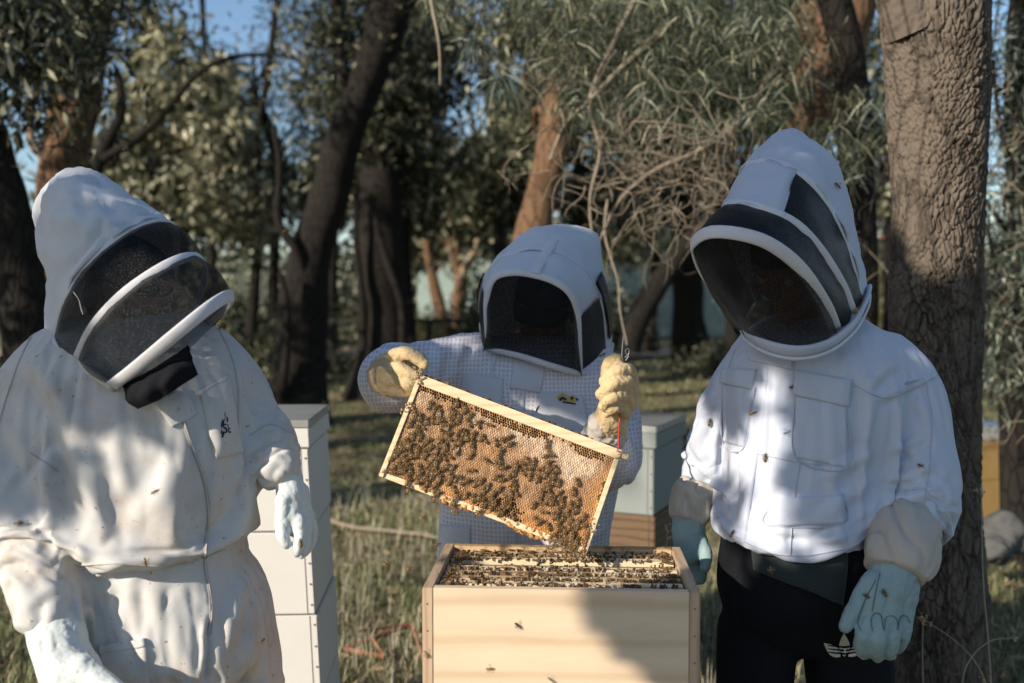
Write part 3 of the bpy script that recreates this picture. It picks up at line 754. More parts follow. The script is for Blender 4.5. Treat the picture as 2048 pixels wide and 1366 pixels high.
# ================================================================ person in the middle
def person_middle():
    base = at(1090, 700, 2.52); base[2] = 0.0
    r = thing('person', 'person in a vented white jacket and round veil holding up the frame', 'person', base)
    legs = [[(990, 1200, 2.52, 60), (990, 1500, 2.52, 48), (985, 1760, 2.52, 38)], [(1130, 1200, 2.52, 60), (1140, 1500, 2.52, 48), (1145, 1760, 2.52, 38)]]
    ar = [(950, 715, 2.52, 36), (880, 740, 2.46, 34), (800, 757, 2.37, 30), (785, 755, 2.24, 26), (788, 752, 2.14, 22)]
    al = [(1200, 728, 2.52, 36), (1235, 820, 2.52, 32), (1236, 900, 2.46, 30), (1222, 900, 2.34, 28), (1225, 820, 2.19, 22)]
    R, L = body_build('body', r, torso([(730, 1000, 1180, 2.54, .07), (780, 935, 1225, 2.54, .09), (950, 930, 1200, 2.54, .1), (1080, 920, 1190, 2.54, .1), (1250, 915, 1195, 2.54, .11)], 20),
        [ar, al]+legs, at(1088, 622, 2.56), (-.16, -.86, -.42), (.06, -.4, .9), at(1092, 730, 2.58), .98)
    cap_mesh(L, R, r, 'cap', M['black'])
    mb = MB()
    mb.loft(torso([(668, 1005, 1185, 2.56, .07), (690, 965, 1215, 2.55, .1), (715, 930, 1235, 2.54, .125), (770, 902, 1252, 2.53, .145), (860, 895, 1250, 2.53, .155), (960, 885, 1240, 2.53, .16), (1060, 875, 1222, 2.53, .165), (1150, 868, 1218, 2.53, .17), (1240, 866, 1220, 2.53, .17)], 60))
    AR = limbpath([(960, 712, 2.53, 50), (900, 728, 2.48, 58), (835, 748, 2.42, 64), (795, 757, 2.36, 69), (784, 757, 2.26, 68), (784, 756, 2.20, 60)])
    AL = limbpath([(1185, 730, 2.53, 50), (1222, 800, 2.53, 52), (1232, 880, 2.48, 52), (1224, 925, 2.40, 54), (1212, 900, 2.30, 50), (1214, 860, 2.23, 42)])
    for P in (AR, AL): mb.tube(P[:, :3], P[:, 3], 24); mb.ball(P[0, :3], P[0, 3]*.97)
    for l in ([(965, 1220, 2.53, 84), (970, 1500, 2.53, 70), (975, 1785, 2.53, 56)], [(1130, 1220, 2.53, 84), (1130, 1500, 2.53, 70), (1140, 1785, 2.53, 56)]):
        P = limbpath(l); mb.tube(P[:, :3], P[:, 3], 24)
    V, Fq = remesh(mb, .0115, 5); V = drape(V, Fq, .005, (6, 6, 2.2), 13)
    pin = (V[:, 2] > at(0, 700, 2.55)[2]) | (V[:, 2] < at(0, 1400, 2.5)[2]) | (np.linalg.norm(V-AR[-1, :3], axis=1) < .08) | (np.linalg.norm(V-AL[-1, :3], axis=1) < .06)
    V, Fq = subdivide(V, Fq); V = creases(V, Fq, .004, (7, 7, 4), 14); N = normals(V, Fq)
    V = fold_sleeve(V, N, AR, .008, 14, 31, 0, .8); V = fold_sleeve(V, N, AL, .008, 16, 41, .2, 1)
    V = fold_strokes(V, Fq, [(880, 700, 850, 790, 12, 9), (920, 690, 900, 760, 10, 7), (960, 700, 935, 860, 14, 8), (1000, 860, 1010, 1080, 18, 5), (1190, 760, 1240, 700, 12, 7)], 2.5)
    V = relax(V, Fq, 1)
    jk, bv = finish('bee_jacket', V, Fq, M['vent'], r); jk['label'] = 'vented jacket of white net over grey mauve cloth'
    d = 2.4
    patch(bv, 'throat_flap', [(1028, 716), (1092, 732), (1080, 786), (1020, 776)], M['suit_white'], r, .004, D=d)
    patch(bv, 'chest_panel', [(926, 744), (1008, 757), (1003, 840), (915, 810)], M['suit_white'], r, .003, D=d)
    patch(bv, 'chest_panel', [(1080, 782), (1165, 790), (1185, 880), (1062, 850)], M['suit_white'], r, .003, D=d)
    patch(bv, 'waist_panel', [(882, 1048), (942, 1052), (940, 1180), (878, 1180)], M['suit_white'], r, .003, D=d)
    ribbon(bv, 'zip', [(1046, 780), (1042, 850), (1036, 950), (1030, 1100), (1028, 1200)], 12, M['suit_white'], r, .003, 60, d)
    ribbon(bv, 'shoulder_seam', [(1000, 700), (985, 740), (975, 800)], 6, M['suit_white'], r, .003, 30, d)
    ribbon(bv, 'waistband', [(868, 1120), (960, 1130), (1060, 1134), (1160, 1130), (1220, 1120)], 22, M['suit_white'], r, .003, 50, d)
    # sleeve ends: white cloth collars round the wrists
    q = [shape_on(bv, 'p', [(1112, 795), (1122, 786), (1134, 790), (1130, 796), (1122, 798), (1118, 803)], M['gold'], r, d, .007),
         shape_on(bv, 'p', [(1130, 800), (1136, 792), (1146, 791), (1152, 797), (1148, 804), (1138, 806)], M['gold'], r, d, .007),
         shape_on(bv, 'p', [(1140, 795), (1143, 793), (1146, 796), (1143, 800), (1140, 799)], M['ink'], r, d, .0085),
         shape_on(bv, 'p', [(1116, 798), (1124, 793), (1132, 798), (1130, 802), (1124, 798), (1119, 803)], M['ink'], r, d, .0085),
         shape_on(bv, 'p', [(1124, 803), (1150, 806), (1150, 809), (1124, 806)], M['ink'], r, d, .0085),
         shape_on(bv, 'p', [(1150, 795), (1156, 799), (1152, 803)], M['ink'], r, d, .0085)]
    merge_print(q, 'printed_emblem', r)
    # gloves
    glove('glove', [
        [(770, 752, 2.24, 40), (782, 748, 2.17, 44), (794, 746, 2.12, 42)], [(776, 772, 2.12, 24), (800, 770, 2.09, 24)], [(800, 728, 2.13, 26), (822, 736, 2.12, 22)],
        [(790, 712, 2.10, 16), (812, 706, 2.08, 15), (834, 716, 2.065, 14), (848, 728, 2.05, 12)],
        [(782, 738, 2.075, 16), (806, 742, 2.055, 15), (826, 752, 2.045, 13), (838, 752, 2.055, 11)],
        [(778, 758, 2.075, 16), (802, 762, 2.055, 15), (820, 768, 2.045, 13), (833, 766, 2.055, 11)],
        [(776, 775, 2.085, 14), (796, 781, 2.07, 13), (812, 784, 2.06, 12), (824, 778, 2.065, 10)]], M['glove_tan'], r, .0024, seed=5, wr=.002, label='tan leather glove gripping the upper left corner of the frame')
    glove('glove', [
        [(1216, 862, 2.24, 36), (1222, 832, 2.19, 34), (1232, 800, 2.165, 30)], [(1240, 775, 2.16, 27), (1245, 805, 2.16, 27)], [(1232, 750, 2.16, 20), (1240, 800, 2.17, 26)],
        [(1218, 748, 2.155, 18), (1222, 728, 2.145, 17), (1232, 720, 2.13, 15)],
        [(1264, 764, 2.155, 16), (1256, 742, 2.125, 15), (1232, 742, 2.105, 14), (1208, 762, 2.11, 12)],
        [(1266, 786, 2.155, 16), (1257, 764, 2.12, 15), (1228, 768, 2.095, 14), (1202, 788, 2.105, 12)],
        [(1262, 808, 2.155, 15), (1250, 790, 2.12, 14.5), (1224, 795, 2.098, 13), (1206, 812, 2.112, 11)],
        [(1252, 828, 2.16, 13), (1242, 814, 2.13, 12.5), (1224, 818, 2.11, 11), (1214, 828, 2.125, 9)]], M['glove_tan'], r, .0024, seed=6, wr=.0018, label='tan leather glove closed round the hive tool')
    ga, _ = glove('gauntlet', [[(1214, 866, 2.235, 44), (1206, 880, 2.26, 47)], [(1200, 850, 2.20, 26), (1196, 872, 2.22, 26)]], M['cuff'], r, .004, 2, .003, 8)
    # veil
    F1 = hoopcurve([(977, 694, 2.44), (973, 640, 2.39), (974, 590, 2.36), (988, 556, 2.35), (1020, 545, 2.335), (1062, 548, 2.33), (1108, 562, 2.325), (1140, 586, 2.33), (1154, 625, 2.35), (1157, 680, 2.37), (1159, 742, 2.41)])
    F2 = hoopcurve([(967, 684, 2.51), (962, 630, 2.49), (962, 585, 2.48), (978, 540, 2.46), (1010, 514, 2.45), (1062, 504, 2.44), (1118, 508, 2.44), (1168, 538, 2.45), (1198, 590, 2.46), (1210, 650, 2.48), (1214, 712, 2.51)])
    F3 = hoopcurve([(972, 680, 2.6), (966, 630, 2.59), (970, 575, 2.58), (990, 528, 2.57), (1028, 484, 2.56), (1075, 462, 2.55), (1128, 468, 2.55), (1180, 500, 2.56), (1208, 560, 2.57), (1216, 630, 2.59), (1219, 698, 2.6)])
    F4 = hoopcurve([(985, 680, 2.70), (980, 630, 2.71), (990, 575, 2.71), (1020, 520, 2.70), (1060, 475, 2.66), (1105, 457, 2.65), (1150, 456, 2.66), (1192, 476, 2.68), (1204, 540, 2.70), (1212, 620, 2.71), (1212, 690, 2.70)])
    F5 = hoopcurve([(1010, 680, 2.76), (1010, 640, 2.78), (1020, 590, 2.78), (1040, 550, 2.77), (1070, 520, 2.75), (1105, 500, 2.74), (1140, 500, 2.75), (1170, 520, 2.76), (1180, 570, 2.78), (1185, 620, 2.78), (1185, 690, 2.77)])
    cen = at(1090, 640, 2.58)
    V, Fq = surf([F1, F2], 8, .20, .76); V2, Fq2 = surf(close_back([F2, F3, F4, F5]), 8)
    def hoodpiece(V, Fq, nm, par, amp=.006):
        N = normals(V, Fq)
        if np.einsum('ij,ij->i', N, V-cen).mean() < 0: Fq = Fq[:, ::-1].copy(); N = -N
        V = V+N*(np.abs(perlin(V*np.array([16, 16, 12])))*amp+fbm(V*30, 2)*.001)[:, None]
        V = creases(V, Fq, .0025, (11, 11, 7), 54); V, Fq = thicken(V, Fq, .0025); return obj(nm, V, Fq, M['suit_blue' if 0 else 'suit_white'], par)
    veil = hoodpiece(V2, Fq2, 'veil', r, .012); veil['label'] = 'round white hood of the veil'
    hoodpiece(V, Fq, 'hood_panel', veil)
    for a, b in ((0, .20), (.76, 1)):
        V, Fq = surf([F1, F2], 8, a, b, .01, cen); obj('mesh_panel', V+normals(V, Fq)*(.0035*perlin(V*13+2)+.0016*perlin(V*31))[:, None], Fq, M['net2'], veil)
    # small side window behind the second seam
    V, Fq = surf([F2+nrm_rows(F2-cen)*.009, (F2*.4+F3*.6)+nrm_rows(F3-cen)*.012], 4, .72, .93); N = normals(V, Fq)
    V, Fq = thicken(V, Fq, .003); obj('mesh_panel', V+normals(V, Fq)*(.0035*perlin(V*13+2)+.0016*perlin(V*31))[:, None], Fq, M['net2'], veil)
    V, Fq = surf([F2+nrm_rows(F2-cen)*.009, (F2*.4+F3*.6)+nrm_rows(F3-cen)*.012], 4, .06, .24); V, Fq = thicken(V, Fq, .003); obj('mesh_panel', V+normals(V, Fq)*(.0035*perlin(V*13+2)+.0016*perlin(V*31))[:, None], Fq, M['net2'], veil)
    B = hoopcurve([(979, 697, 2.44), (1000, 700, 2.42), (1025, 706, 2.40), (1050, 713, 2.39), (1075, 720, 2.38), (1100, 728, 2.375), (1120, 734, 2.38), (1135, 738, 2.385), (1148, 741, 2.395), (1154, 742, 2.405), (1157, 743, 2.41)])
    V, Fq = surf([F1, B], 12, 0, 1, .02, cen); obj('mesh_panel', V+normals(V, Fq)*(.0035*perlin(V*13+2)+.0016*perlin(V*31))[:, None], Fq, M['net3'], veil)
    band('hoop', F1, .018, .008, cen, M['band'], veil); band('hoop', F2, .012, .006, cen, M['band'], veil)
    band('hoop', F3[20:], .012, .007, cen, M['band'], veil)
    col = crom(np.array([at(*p) for p in [(966, 668, 2.56), (966, 686, 2.50), (985, 698, 2.43), (1040, 712, 2.39), (1100, 731, 2.37), (1160, 746, 2.40), (1200, 735, 2.46), (1220, 706, 2.54), (1224, 690, 2.6)]]), 50)
    band('collar_ring', col, .016, .010, cen, M['suit_white'], veil)
    top = crom(np.array([at(*p)+nrm(at(*p)-cen)*.006 for p in [(1070, 548, 2.33), (1084, 522, 2.40), (1098, 500, 2.45), (1112, 476, 2.53), (1128, 460, 2.62)]]), 24)
    band('crown_strip', top, .026, .004, cen, M['band'], veil)
    return r

# ================================================================ person on the right
def person_right():
    base = at(1610, 700, 2.17); base[2] = 0.0
    r = thing('person', 'person in a bluish white jacket, black trousers and grey green gloves', 'person', base)
    legs = [[(1520, 1150, 2.17, 70), (1520, 1550, 2.17, 52), (1525, 1950, 2.17, 42)], [(1690, 1150, 2.17, 70), (1695, 1550, 2.17, 52), (1700, 1950, 2.17, 42)]]
    ar = [(1485, 750, 2.2, 34), (1450, 830, 2.23, 28), (1418, 900, 2.26, 22), (1400, 960, 2.275, 19), (1386, 1010, 2.255, 19), (1382, 1060, 2.24, 19)]
    al = [(1800, 760, 2.17, 44), (1835, 880, 2.15, 36), (1835, 980, 2.1, 32), (1810, 1060, 2.02, 28), (1790, 1150, 1.97, 26)]
    R, L = body_build('body', r, torso([(690, 1540, 1720, 2.19, .07), (760, 1470, 1800, 2.19, .1), (900, 1475, 1740, 2.19, .11), (1050, 1480, 1720, 2.19, .11), (1180, 1470, 1740, 2.19, .12)], 20),
        [ar, al]+legs, at(1590, 530, 2.14), (-.62, -.52, -.55), (-.22, -.34, .9), at(1630, 690, 2.2), 1.0)
    cap_mesh(L, R, r, 'beanie', M['black'], peak=False, beanie=True)
    mb = MB()
    mb.loft(torso([(628, 1545, 1710, 2.22, .07), (655, 1500, 1750, 2.20, .11), (695, 1462, 1805, 2.19, .14), (760, 1446, 1820, 2.18, .16), (860, 1456, 1765, 2.18, .175), (950, 1452, 1728, 2.18, .185), (1015, 1430, 1718, 2.18, .195), (1050, 1428, 1726, 2.18, .19), (1068, 1442, 1730, 2.18, .178)], 60))
    AR = limbpath([(1485, 738, 2.2, 50), (1446, 800, 2.22, 46), (1418, 880, 2.26, 44), (1404, 935, 2.28, 42), (1395, 975, 2.27, 34)])
    AL = limbpath([(1775, 735, 2.17, 76), (1815, 790, 2.16, 76), (1825, 870, 2.15, 76), (1838, 945, 2.12, 82), (1828, 1010, 2.08, 76), (1815, 1055, 2.03, 52)])
    for P in (AR, AL): mb.tube(P[:, :3], P[:, 3], 28); mb.ball(P[0, :3], P[0, 3]*.97)
    V, Fq = remesh(mb, .0095, 6); V = drape(V, Fq, .003, (4.5, 4.5, 1.6), 23)
    V = fold_sleeve(V, normals(V, Fq), AL, .010, 16, 51, .3, 1)
    pin = (V[:, 2] > at(0, 668, 2.2)[2]) | (V[:, 2] < at(0, 1062, 2.18)[2]) | (np.linalg.norm(V-AL[-1, :3], axis=1) < .07) | (np.linalg.norm(V-AR[-1, :3], axis=1) < .06)
    V = settle(V, Fq, pin, 18, .12, .012, .3, 1.5)
    V, Fq = subdivide(V, Fq); V = creases(V, Fq, .0016, (7, 7, 5), 24); N = normals(V, Fq)
    V = fold_sleeve(V, N, AR, .006, 22, 61, .2, 1)
    V = fold_strokes(V, Fq, [
        (1730, 770, 1790, 720, 12, 10), (1735, 760, 1745, 900, 16, 12), (1745, 800, 1850, 760, 12, 7), (1745, 830, 1738, 1040, 9, -14), (1450, 830, 1436, 990, 8, -12), (1740, 900, 1640, 960, 12, 9), (1750, 950, 1620, 1050, 13, 8), (1755, 1000, 1640, 1090, 12, 8),
        (1730, 1060, 1560, 1100, 10, 6), (1450, 1040, 1520, 1100, 10, 7), (1470, 1020, 1420, 960, 12, 7), (1590, 830, 1560, 1040, 20, 6), (1480, 720, 1465, 1000, 18, 7), (1780, 900, 1850, 880, 10, 8),
        (1770, 960, 1860, 930, 11, 9), (1780, 1010, 1870, 980, 10, 8), (1840, 790, 1870, 900, 12, 8), (1700, 700, 1660, 820, 16, 6), (1540, 760, 1520, 940, 14, 5), (1500, 1050, 1700, 1085, 9, 6)], 2.0)
    V = relax(V, Fq, 1)
    jk, bv = finish('bee_jacket', V, Fq, M['suit_blue'], r); jk['label'] = 'bluish white cotton jacket with four flap pockets'
    d = 2.0
    patch(bv, 'throat_flap', [(1492, 680), (1590, 694), (1584, 740), (1500, 722)], M['suit_blue'], r, .005, D=d)
    def pocket(q, fl, nm='pocket'):
        patch(bv, nm, q, M['suit_blue'], r, .0018, 18, 20, d, puff=.0012)
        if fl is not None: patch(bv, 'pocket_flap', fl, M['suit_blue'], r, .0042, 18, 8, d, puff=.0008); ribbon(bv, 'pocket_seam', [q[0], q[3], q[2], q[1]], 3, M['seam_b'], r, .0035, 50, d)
    pocket([(1446, 770), (1510, 775), (1488, 895), (1444, 882)], [(1446, 736), (1514, 740), (1504, 780), (1440, 765)])
    pocket([(1590, 792), (1692, 812), (1694, 935), (1592, 915)], [(1590, 740), (1702, 760), (1696, 814), (1584, 790)])
    pocket([(1546, 1004), (1686, 992), (1684, 1048), (1534, 1050)], [(1540, 996), (1684, 990), (1688, 1046), (1533, 1054)])
    ribbon(bv, 'zip_placket', [(1532, 738), (1526, 800), (1516, 880), (1504, 960), (1492, 1040), (1486, 1085)], 13, M['suit_blue'], r, .003, 70, d)
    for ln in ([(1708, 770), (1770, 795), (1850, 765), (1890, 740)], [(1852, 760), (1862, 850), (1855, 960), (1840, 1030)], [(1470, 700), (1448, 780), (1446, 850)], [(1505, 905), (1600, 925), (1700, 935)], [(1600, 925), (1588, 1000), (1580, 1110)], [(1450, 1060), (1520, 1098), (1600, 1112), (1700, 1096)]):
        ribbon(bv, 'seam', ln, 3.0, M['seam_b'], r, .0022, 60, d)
    # trousers, shirt hem, cuffs
    mb = MB(); mb.loft(torso([(1045, 1450, 1752, 2.18, .15), (1120, 1440, 1765, 2.18, .165), (1200, 1440, 1772, 2.18, .155), (1270, 1470, 1745, 2.18, .10), (1300, 1500, 1715, 2.18, .06)], 28))
    for l in ([(1515, 1235, 2.18, 82), (1510, 1400, 2.17, 80), (1510, 1650, 2.17, 62), (1520, 1960, 2.17, 52)], [(1695, 1235, 2.18, 86), (1702, 1400, 2.17, 84), (1700, 1650, 2.17, 64), (1705, 1960, 2.17, 54)]):
        P = limbpath(l); mb.tube(P[:, :3], P[:, 3], 24)
    V, Fq = remesh(mb, .007, 14); V = drape(V, Fq, .010, (7, 7, 2.5), 33); tr, bt = finish('trousers', V, Fq, M['black'], r); tr['label'] = 'black jersey trousers with three-leaf emblem'
    q = np.array([(1508, 1095), (1700, 1100), (1692, 1215), (1600, 1160)])
    patch(bt, 'shirt_hem', [(1508, 1090), (1690, 1095), (1682, 1206), (1512, 1138)], M['tee'], r, .012, 16, 12, d, puff=.004)
    # emblem on the trouser leg: three leaves cut by three stripes
    lf = []
    def leaf(cx, cy, ax, ay, Ln, W_):
        p = []
        for t in np.linspace(0, 1, 9): p.append((cx+ax*Ln*t-ay*W_*math.sin(math.pi*t**.8), cy+ay*Ln*t+ax*W_*math.sin(math.pi*t**.8)))
        for t in np.linspace(1, 0, 9)[1:-1]: p.append((cx+ax*Ln*t+ay*W_*math.sin(math.pi*t**.8), cy+ay*Ln*t-ax*W_*math.sin(math.pi*t**.8)))
        lf.append(shape_on(bt, 'p', p, M['offwhite'], r, d, .003))
    leaf(1688, 1312, -.02, -1, 48, 11); leaf(1680, 1312, -.76, -.65, 44, 10); leaf(1696, 1312, .76, -.65, 44, 10)
    for k in range(3):
        y = 1290+k*7; lf.append(shape_on(bt, 'p', [(1654, y-4), (1688, y+1.2), (1724, y-4), (1724, y-2.4), (1688, y+3), (1654, y-2.4)], M['black'], r, d, .005))
    merge_print(lf, 'emblem', tr)
    def cuff(l, seed):
        mb = MB(); P = limbpath(l, 30); mb.tube(P[:, :3], P[:, 3], 28)
        V, Fq = remesh(mb, .0045, 4); V = fold_sleeve(V, normals(V, Fq), P, .009, 24, seed, 0, 1); finish('glove_cuff', V, Fq, M['cuff'], r)
    cuff([(1398, 958, 2.26, 33), (1390, 985, 2.26, 44), (1380, 1020, 2.25, 43), (1374, 1044, 2.24, 36)], 71)
    cuff([(1818, 1032, 2.05, 48), (1812, 1062, 2.02, 66), (1800, 1110, 1.99, 72), (1790, 1148, 1.97, 62)], 72)
    glove('glove', [
        [(1378, 1036, 2.245, 34), (1378, 1065, 2.24, 33), (1384, 1095, 2.23, 32)], [(1366, 1060, 2.23, 24), (1372, 1110, 2.22, 22)], [(1394, 1080, 2.24, 22), (1400, 1110, 2.24, 20)],
        [(1402, 1085, 2.215, 15), (1412, 1110, 2.20, 13), (1410, 1135, 2.19, 12)], [(1398, 1110, 2.24, 14), (1404, 1138, 2.235, 12), (1402, 1160, 2.23, 10)],
        [(1386, 1115, 2.24, 14), (1390, 1142, 2.235, 12), (1392, 1162, 2.23, 10)], [(1372, 1115, 2.24, 14), (1376, 1142, 2.24, 12), (1380, 1160, 2.24, 10)], [(1360, 1105, 2.25, 13), (1362, 1130, 2.25, 11), (1368, 1148, 2.25, 9)]], M['glove_blue'], r, .0028, seed=14, label='grey green glove half hidden behind the open box')
    _, gb = glove('glove', [
        [(1792, 1130, 1.98, 50), (1784, 1165, 1.965, 48)], [(1756, 1170, 1.955, 34), (1748, 1225, 1.94, 26), (1742, 1250, 1.94, 22)], [(1782, 1170, 1.955, 36), (1774, 1232, 1.94, 28)], [(1806, 1172, 1.96, 34), (1802, 1235, 1.95, 25)],
        [(1745, 1165, 1.955, 24), (1722, 1200, 1.95, 21), (1702, 1232, 1.94, 17), (1690, 1254, 1.935, 13)],
        [(1738, 1246, 1.93, 20), (1726, 1272, 1.925, 17), (1722, 1296, 1.935, 15), (1728, 1308, 1.955, 12)],
        [(1762, 1250, 1.925, 20), (1755, 1280, 1.918, 18), (1752, 1304, 1.93, 15), (1756, 1314, 1.95, 12)],
        [(1785, 1252, 1.93, 19), (1784, 1280, 1.925, 17), (1780, 1300, 1.935, 15), (1778, 1310, 1.955, 12)],
        [(1808, 1244, 1.94, 17), (1808, 1268, 1.94, 15), (1800, 1288, 1.95, 13), (1794, 1298, 1.965, 11)]], M['glove_blue'], r, .0026, seed=15, label='grey green glove hanging beside the tree trunk')
    for ln in ([(1752, 1160), (1730, 1200), (1716, 1240), (1722, 1262)], [(1745, 1262), (1742, 1240), (1750, 1226), (1762, 1232), (1766, 1258)], [(1768, 1262), (1772, 1236), (1784, 1232), (1794, 1240), (1794, 1260)], [(1796, 1258), (1800, 1234), (1812, 1232), (1820, 1246)], [(1760, 1146), (1752, 1180), (1744, 1222)]):
        ribbon(gb, 'stitching', ln, 2.6, M['glove_seam'], r, .0018, 30, 1.95)
    # veil
    H1 = hoopcurve([(1672, 660, 2.02), (1650, 608, 1.94), (1600, 535, 1.87), (1540, 488, 1.84), (1480, 468, 1.84), (1420, 464, 1.87), (1388, 482, 1.93), (1385, 503, 2.0), (1400, 545, 2.07), (1440, 605, 2.13), (1482, 662, 2.15)])
    H2 = hoopcurve([(1705, 622, 2.06), (1684, 570, 2.0), (1640, 500, 1.94), (1590, 448, 1.91), (1530, 420, 1.91), (1475, 408, 1.95), (1446, 416, 2.02), (1452, 460, 2.12), (1478, 530, 2.18), (1510, 600, 2.21)])
    H3 = hoopcurve([(1722, 592, 2.11), (1704, 520, 2.06), (1668, 430, 2.02), (1622, 364, 1.99), (1566, 330, 2.0), (1514, 322, 2.05), (1484, 342, 2.13), (1492, 430, 2.22), (1530, 600, 2.26)])
    K = [H3, hoopcurve([(1728, 586, 2.15), (1711, 505, 2.11), (1684, 400, 2.08), (1644, 322, 2.07), (1594, 284, 2.1), (1545, 284, 2.15), (1522, 310, 2.22), (1530, 420, 2.29), (1560, 600, 2.3)]),
         hoopcurve([(1732, 584, 2.21), (1716, 510, 2.18), (1695, 410, 2.17), (1664, 330, 2.17), (1622, 284, 2.19), (1580, 270, 2.23), (1556, 300, 2.29), (1560, 420, 2.34), (1590, 600, 2.34)]),
         hoopcurve([(1734, 584, 2.27), (1716, 515, 2.27), (1696, 430, 2.28), (1668, 360, 2.28), (1632, 318, 2.29), (1605, 305, 2.31), (1590, 330, 2.34), (1595, 430, 2.37), (1620, 600, 2.37)])]
    cen = at(1600, 540, 2.16)
    def cl(V, Fq, nm, par, amp):
        N = normals(V, Fq)
        if np.einsum('ij,ij->i', N, V-cen).mean() < 0: Fq = Fq[:, ::-1].copy(); N = -N
        V = V+N*(np.abs(perlin(V*np.array([12, 12, 9])+7))*amp*1.5+fbm(V*26, 2)*amp*.12)[:, None]
        V = creases(V, Fq, .0025, (8, 8, 6), 64); V, Fq = thicken(V, Fq, .0025); return obj(nm, V, Fq, M['suit_blue'], par)
    V, Fq = surf(close_back(K), 9); veil = cl(V, Fq, 'veil', r, .011); veil['label'] = 'bluish white hood of the veil with a black side window'
    V, Fq = surf([H2, H3], 10, .40, .93); cl(V, Fq, 'hood_panel', veil, .007)
    for a, b in ((0, .40), (.93, 1)):
        V, Fq = surf([H2, H3], 8, a, b, .006, cen); obj('mesh_panel', V+normals(V, Fq)*(.0035*perlin(V*13+2)+.0016*perlin(V*31))[:, None], Fq, M['net2'], veil)
    V, Fq = surf([H1, H2], 10, 0, 1, .010, cen); obj('mesh_panel', V+normals(V, Fq)*(.0035*perlin(V*13+2)+.0016*perlin(V*31))[:, None], Fq, M['net2'], veil)
    Bc = hoopcurve([(1674, 664, 2.03), (1650, 680, 1.99), (1620, 690, 1.975), (1590, 695, 1.97), (1560, 693, 1.98), (1530, 684, 2.0), (1510, 675, 2.03), (1495, 668, 2.07), (1488, 664, 2.1), (1485, 662, 2.13), (1484, 662, 2.15)])
    V, Fq = surf([H1, Bc], 14, 0, 1, .012, cen); obj('mesh_panel', V+normals(V, Fq)*(.0035*perlin(V*13+2)+.0016*perlin(V*31))[:, None], Fq, M['net3'], veil)
    band('hoop', H1, .025, .006, cen, M['band'], veil); band('hoop', H2, .022, .005, cen, M['band'], veil); band('hoop', H3, .020, .006, cen, M['band'], veil)
    col = crom(np.array([at(*p) for p in [(1484, 640, 2.16), (1496, 668, 2.07), (1540, 694, 1.98), (1600, 704, 1.955), (1660, 688, 1.98), (1706, 650, 2.03), (1730, 606, 2.10), (1736, 580, 2.2)]]), 50)
    band('collar_ring', col, .030, .011, cen, M['suit_blue'], veil)
    band('collar_piping', col+nrm_rows(col-cen)*.006+np.array([0, 0, -.010]), .007, .005, cen, M['band'], veil)
    tb = MB(); tb.box(at(1700, 500, 2.28), (.012, .004, .008), bev=.002); tb.build('hood_tab', M['band'], veil)
    return r
person_left(); person_middle(); person_right()
# ================================================================ the open hive box
f0 = at(843, 1180, 1.80); f1 = at(1400, 1187, 1.80); b0 = at(905, 1089, 2.13)
BO = np.array([f0[0], 1.815, f0[2]])                # top front left corner of the box
BA = math.radians(-3.5)
bx = np.array([math.cos(BA), math.sin(BA), 0]); by = np.array([-math.sin(BA), math.cos(BA), 0]); bz = np.array([0, 0, 1.])
BR = np.stack([bx, by, bz], 1); BL, BW, BH = .508, .335, .245
def bp(x, y, z): return BO + BR@np.array([x, y, z])
def bbox(mb, x0, x1, y0, y1, z0, z1, bev=.0): 
    return mb.box(bp((x0+x1)/2, (y0+y1)/2, (z0+z1)/2), ((x1-x0)/2, (y1-y0)/2, (z1-z0)/2), BR, bev)
hv = thing('beehive', 'open hive of bare pale pine in the foreground with its lid off', 'beehive', bp(BL/2, BW/2, -BO[2]))
T = .020
nb = int(BO[2]//BH)
for k in range(nb):
    z1 = -k*(BH+.0015); z0 = z1-BH
    p = lambda n, *a, m='pine': bbox(MB(), *a, bev=.0015).build(n, M[m], hv, smooth=False)
    p('front_board', T*.95, BL-T*.95, 0, T, z0, z1); p('back_board', T, BL-T, BW-T, BW, z0, z1, m='pine_old')
    p('side_board', 0, T, -.0008, BW, z0, z1, m='pine_end'); p('side_board', BL-T, BL, -.0008, BW, z0, z1, m='pine_end')
mb = MB(); bbox(mb, -.02, BL+.02, -.02, BW+.02, -BO[2]+.0, -nb*(BH+.0015)-.001, .003); mb.build('stand', M['brownwood'], hv)
nl = MB()
for z in (-.03, -.08, -.13, -.18, -.225):
    for x in (.0095, BL-.0095): nl.box(bp(x, -.001, z), (.0013, .0006, .0013), BR)
nl.build('nail', M['nail'], hv)['kind'] = 'stuff'
# frames hanging in the box
def wall_bits(mb, n, x0, x1, y, z, seed):
    rr = np.random.default_rng(seed)
    for _ in range(n):
        x = rr.uniform(x0, x1); yy = y+rr.normal()*.004; h = rr.uniform(.0025, .0075); a = rr.uniform(0, 3.1)
        R = BR@np.array([[math.cos(a), -math.sin(a), 0], [math.sin(a), math.cos(a), 0], [0, 0, 1]])
        mb.box(bp(x, yy, z+h/2), (rr.uniform(.0015, .005), .0007, h/2), R)
M['wax_dark'] = simple('dark burr comb', (.11, .065, .03), .6, .5, 60, .4, .002)
M['wax_white'] = simple('white wax', (.42, .36, .27), .45, .15, 60, .4, .002)
inner = BW-2*T; pitch = inner/8.2
k = 0; y = T+.006
slots = [i for i in range(8) if i != 5]
POS = ['first from the front edge', 'second from the front edge', 'third from the front edge', 'fourth from the front edge', 'fifth from the front, beside the gap', 'behind the gap left by the lifted frame', 'last one against the rear board']
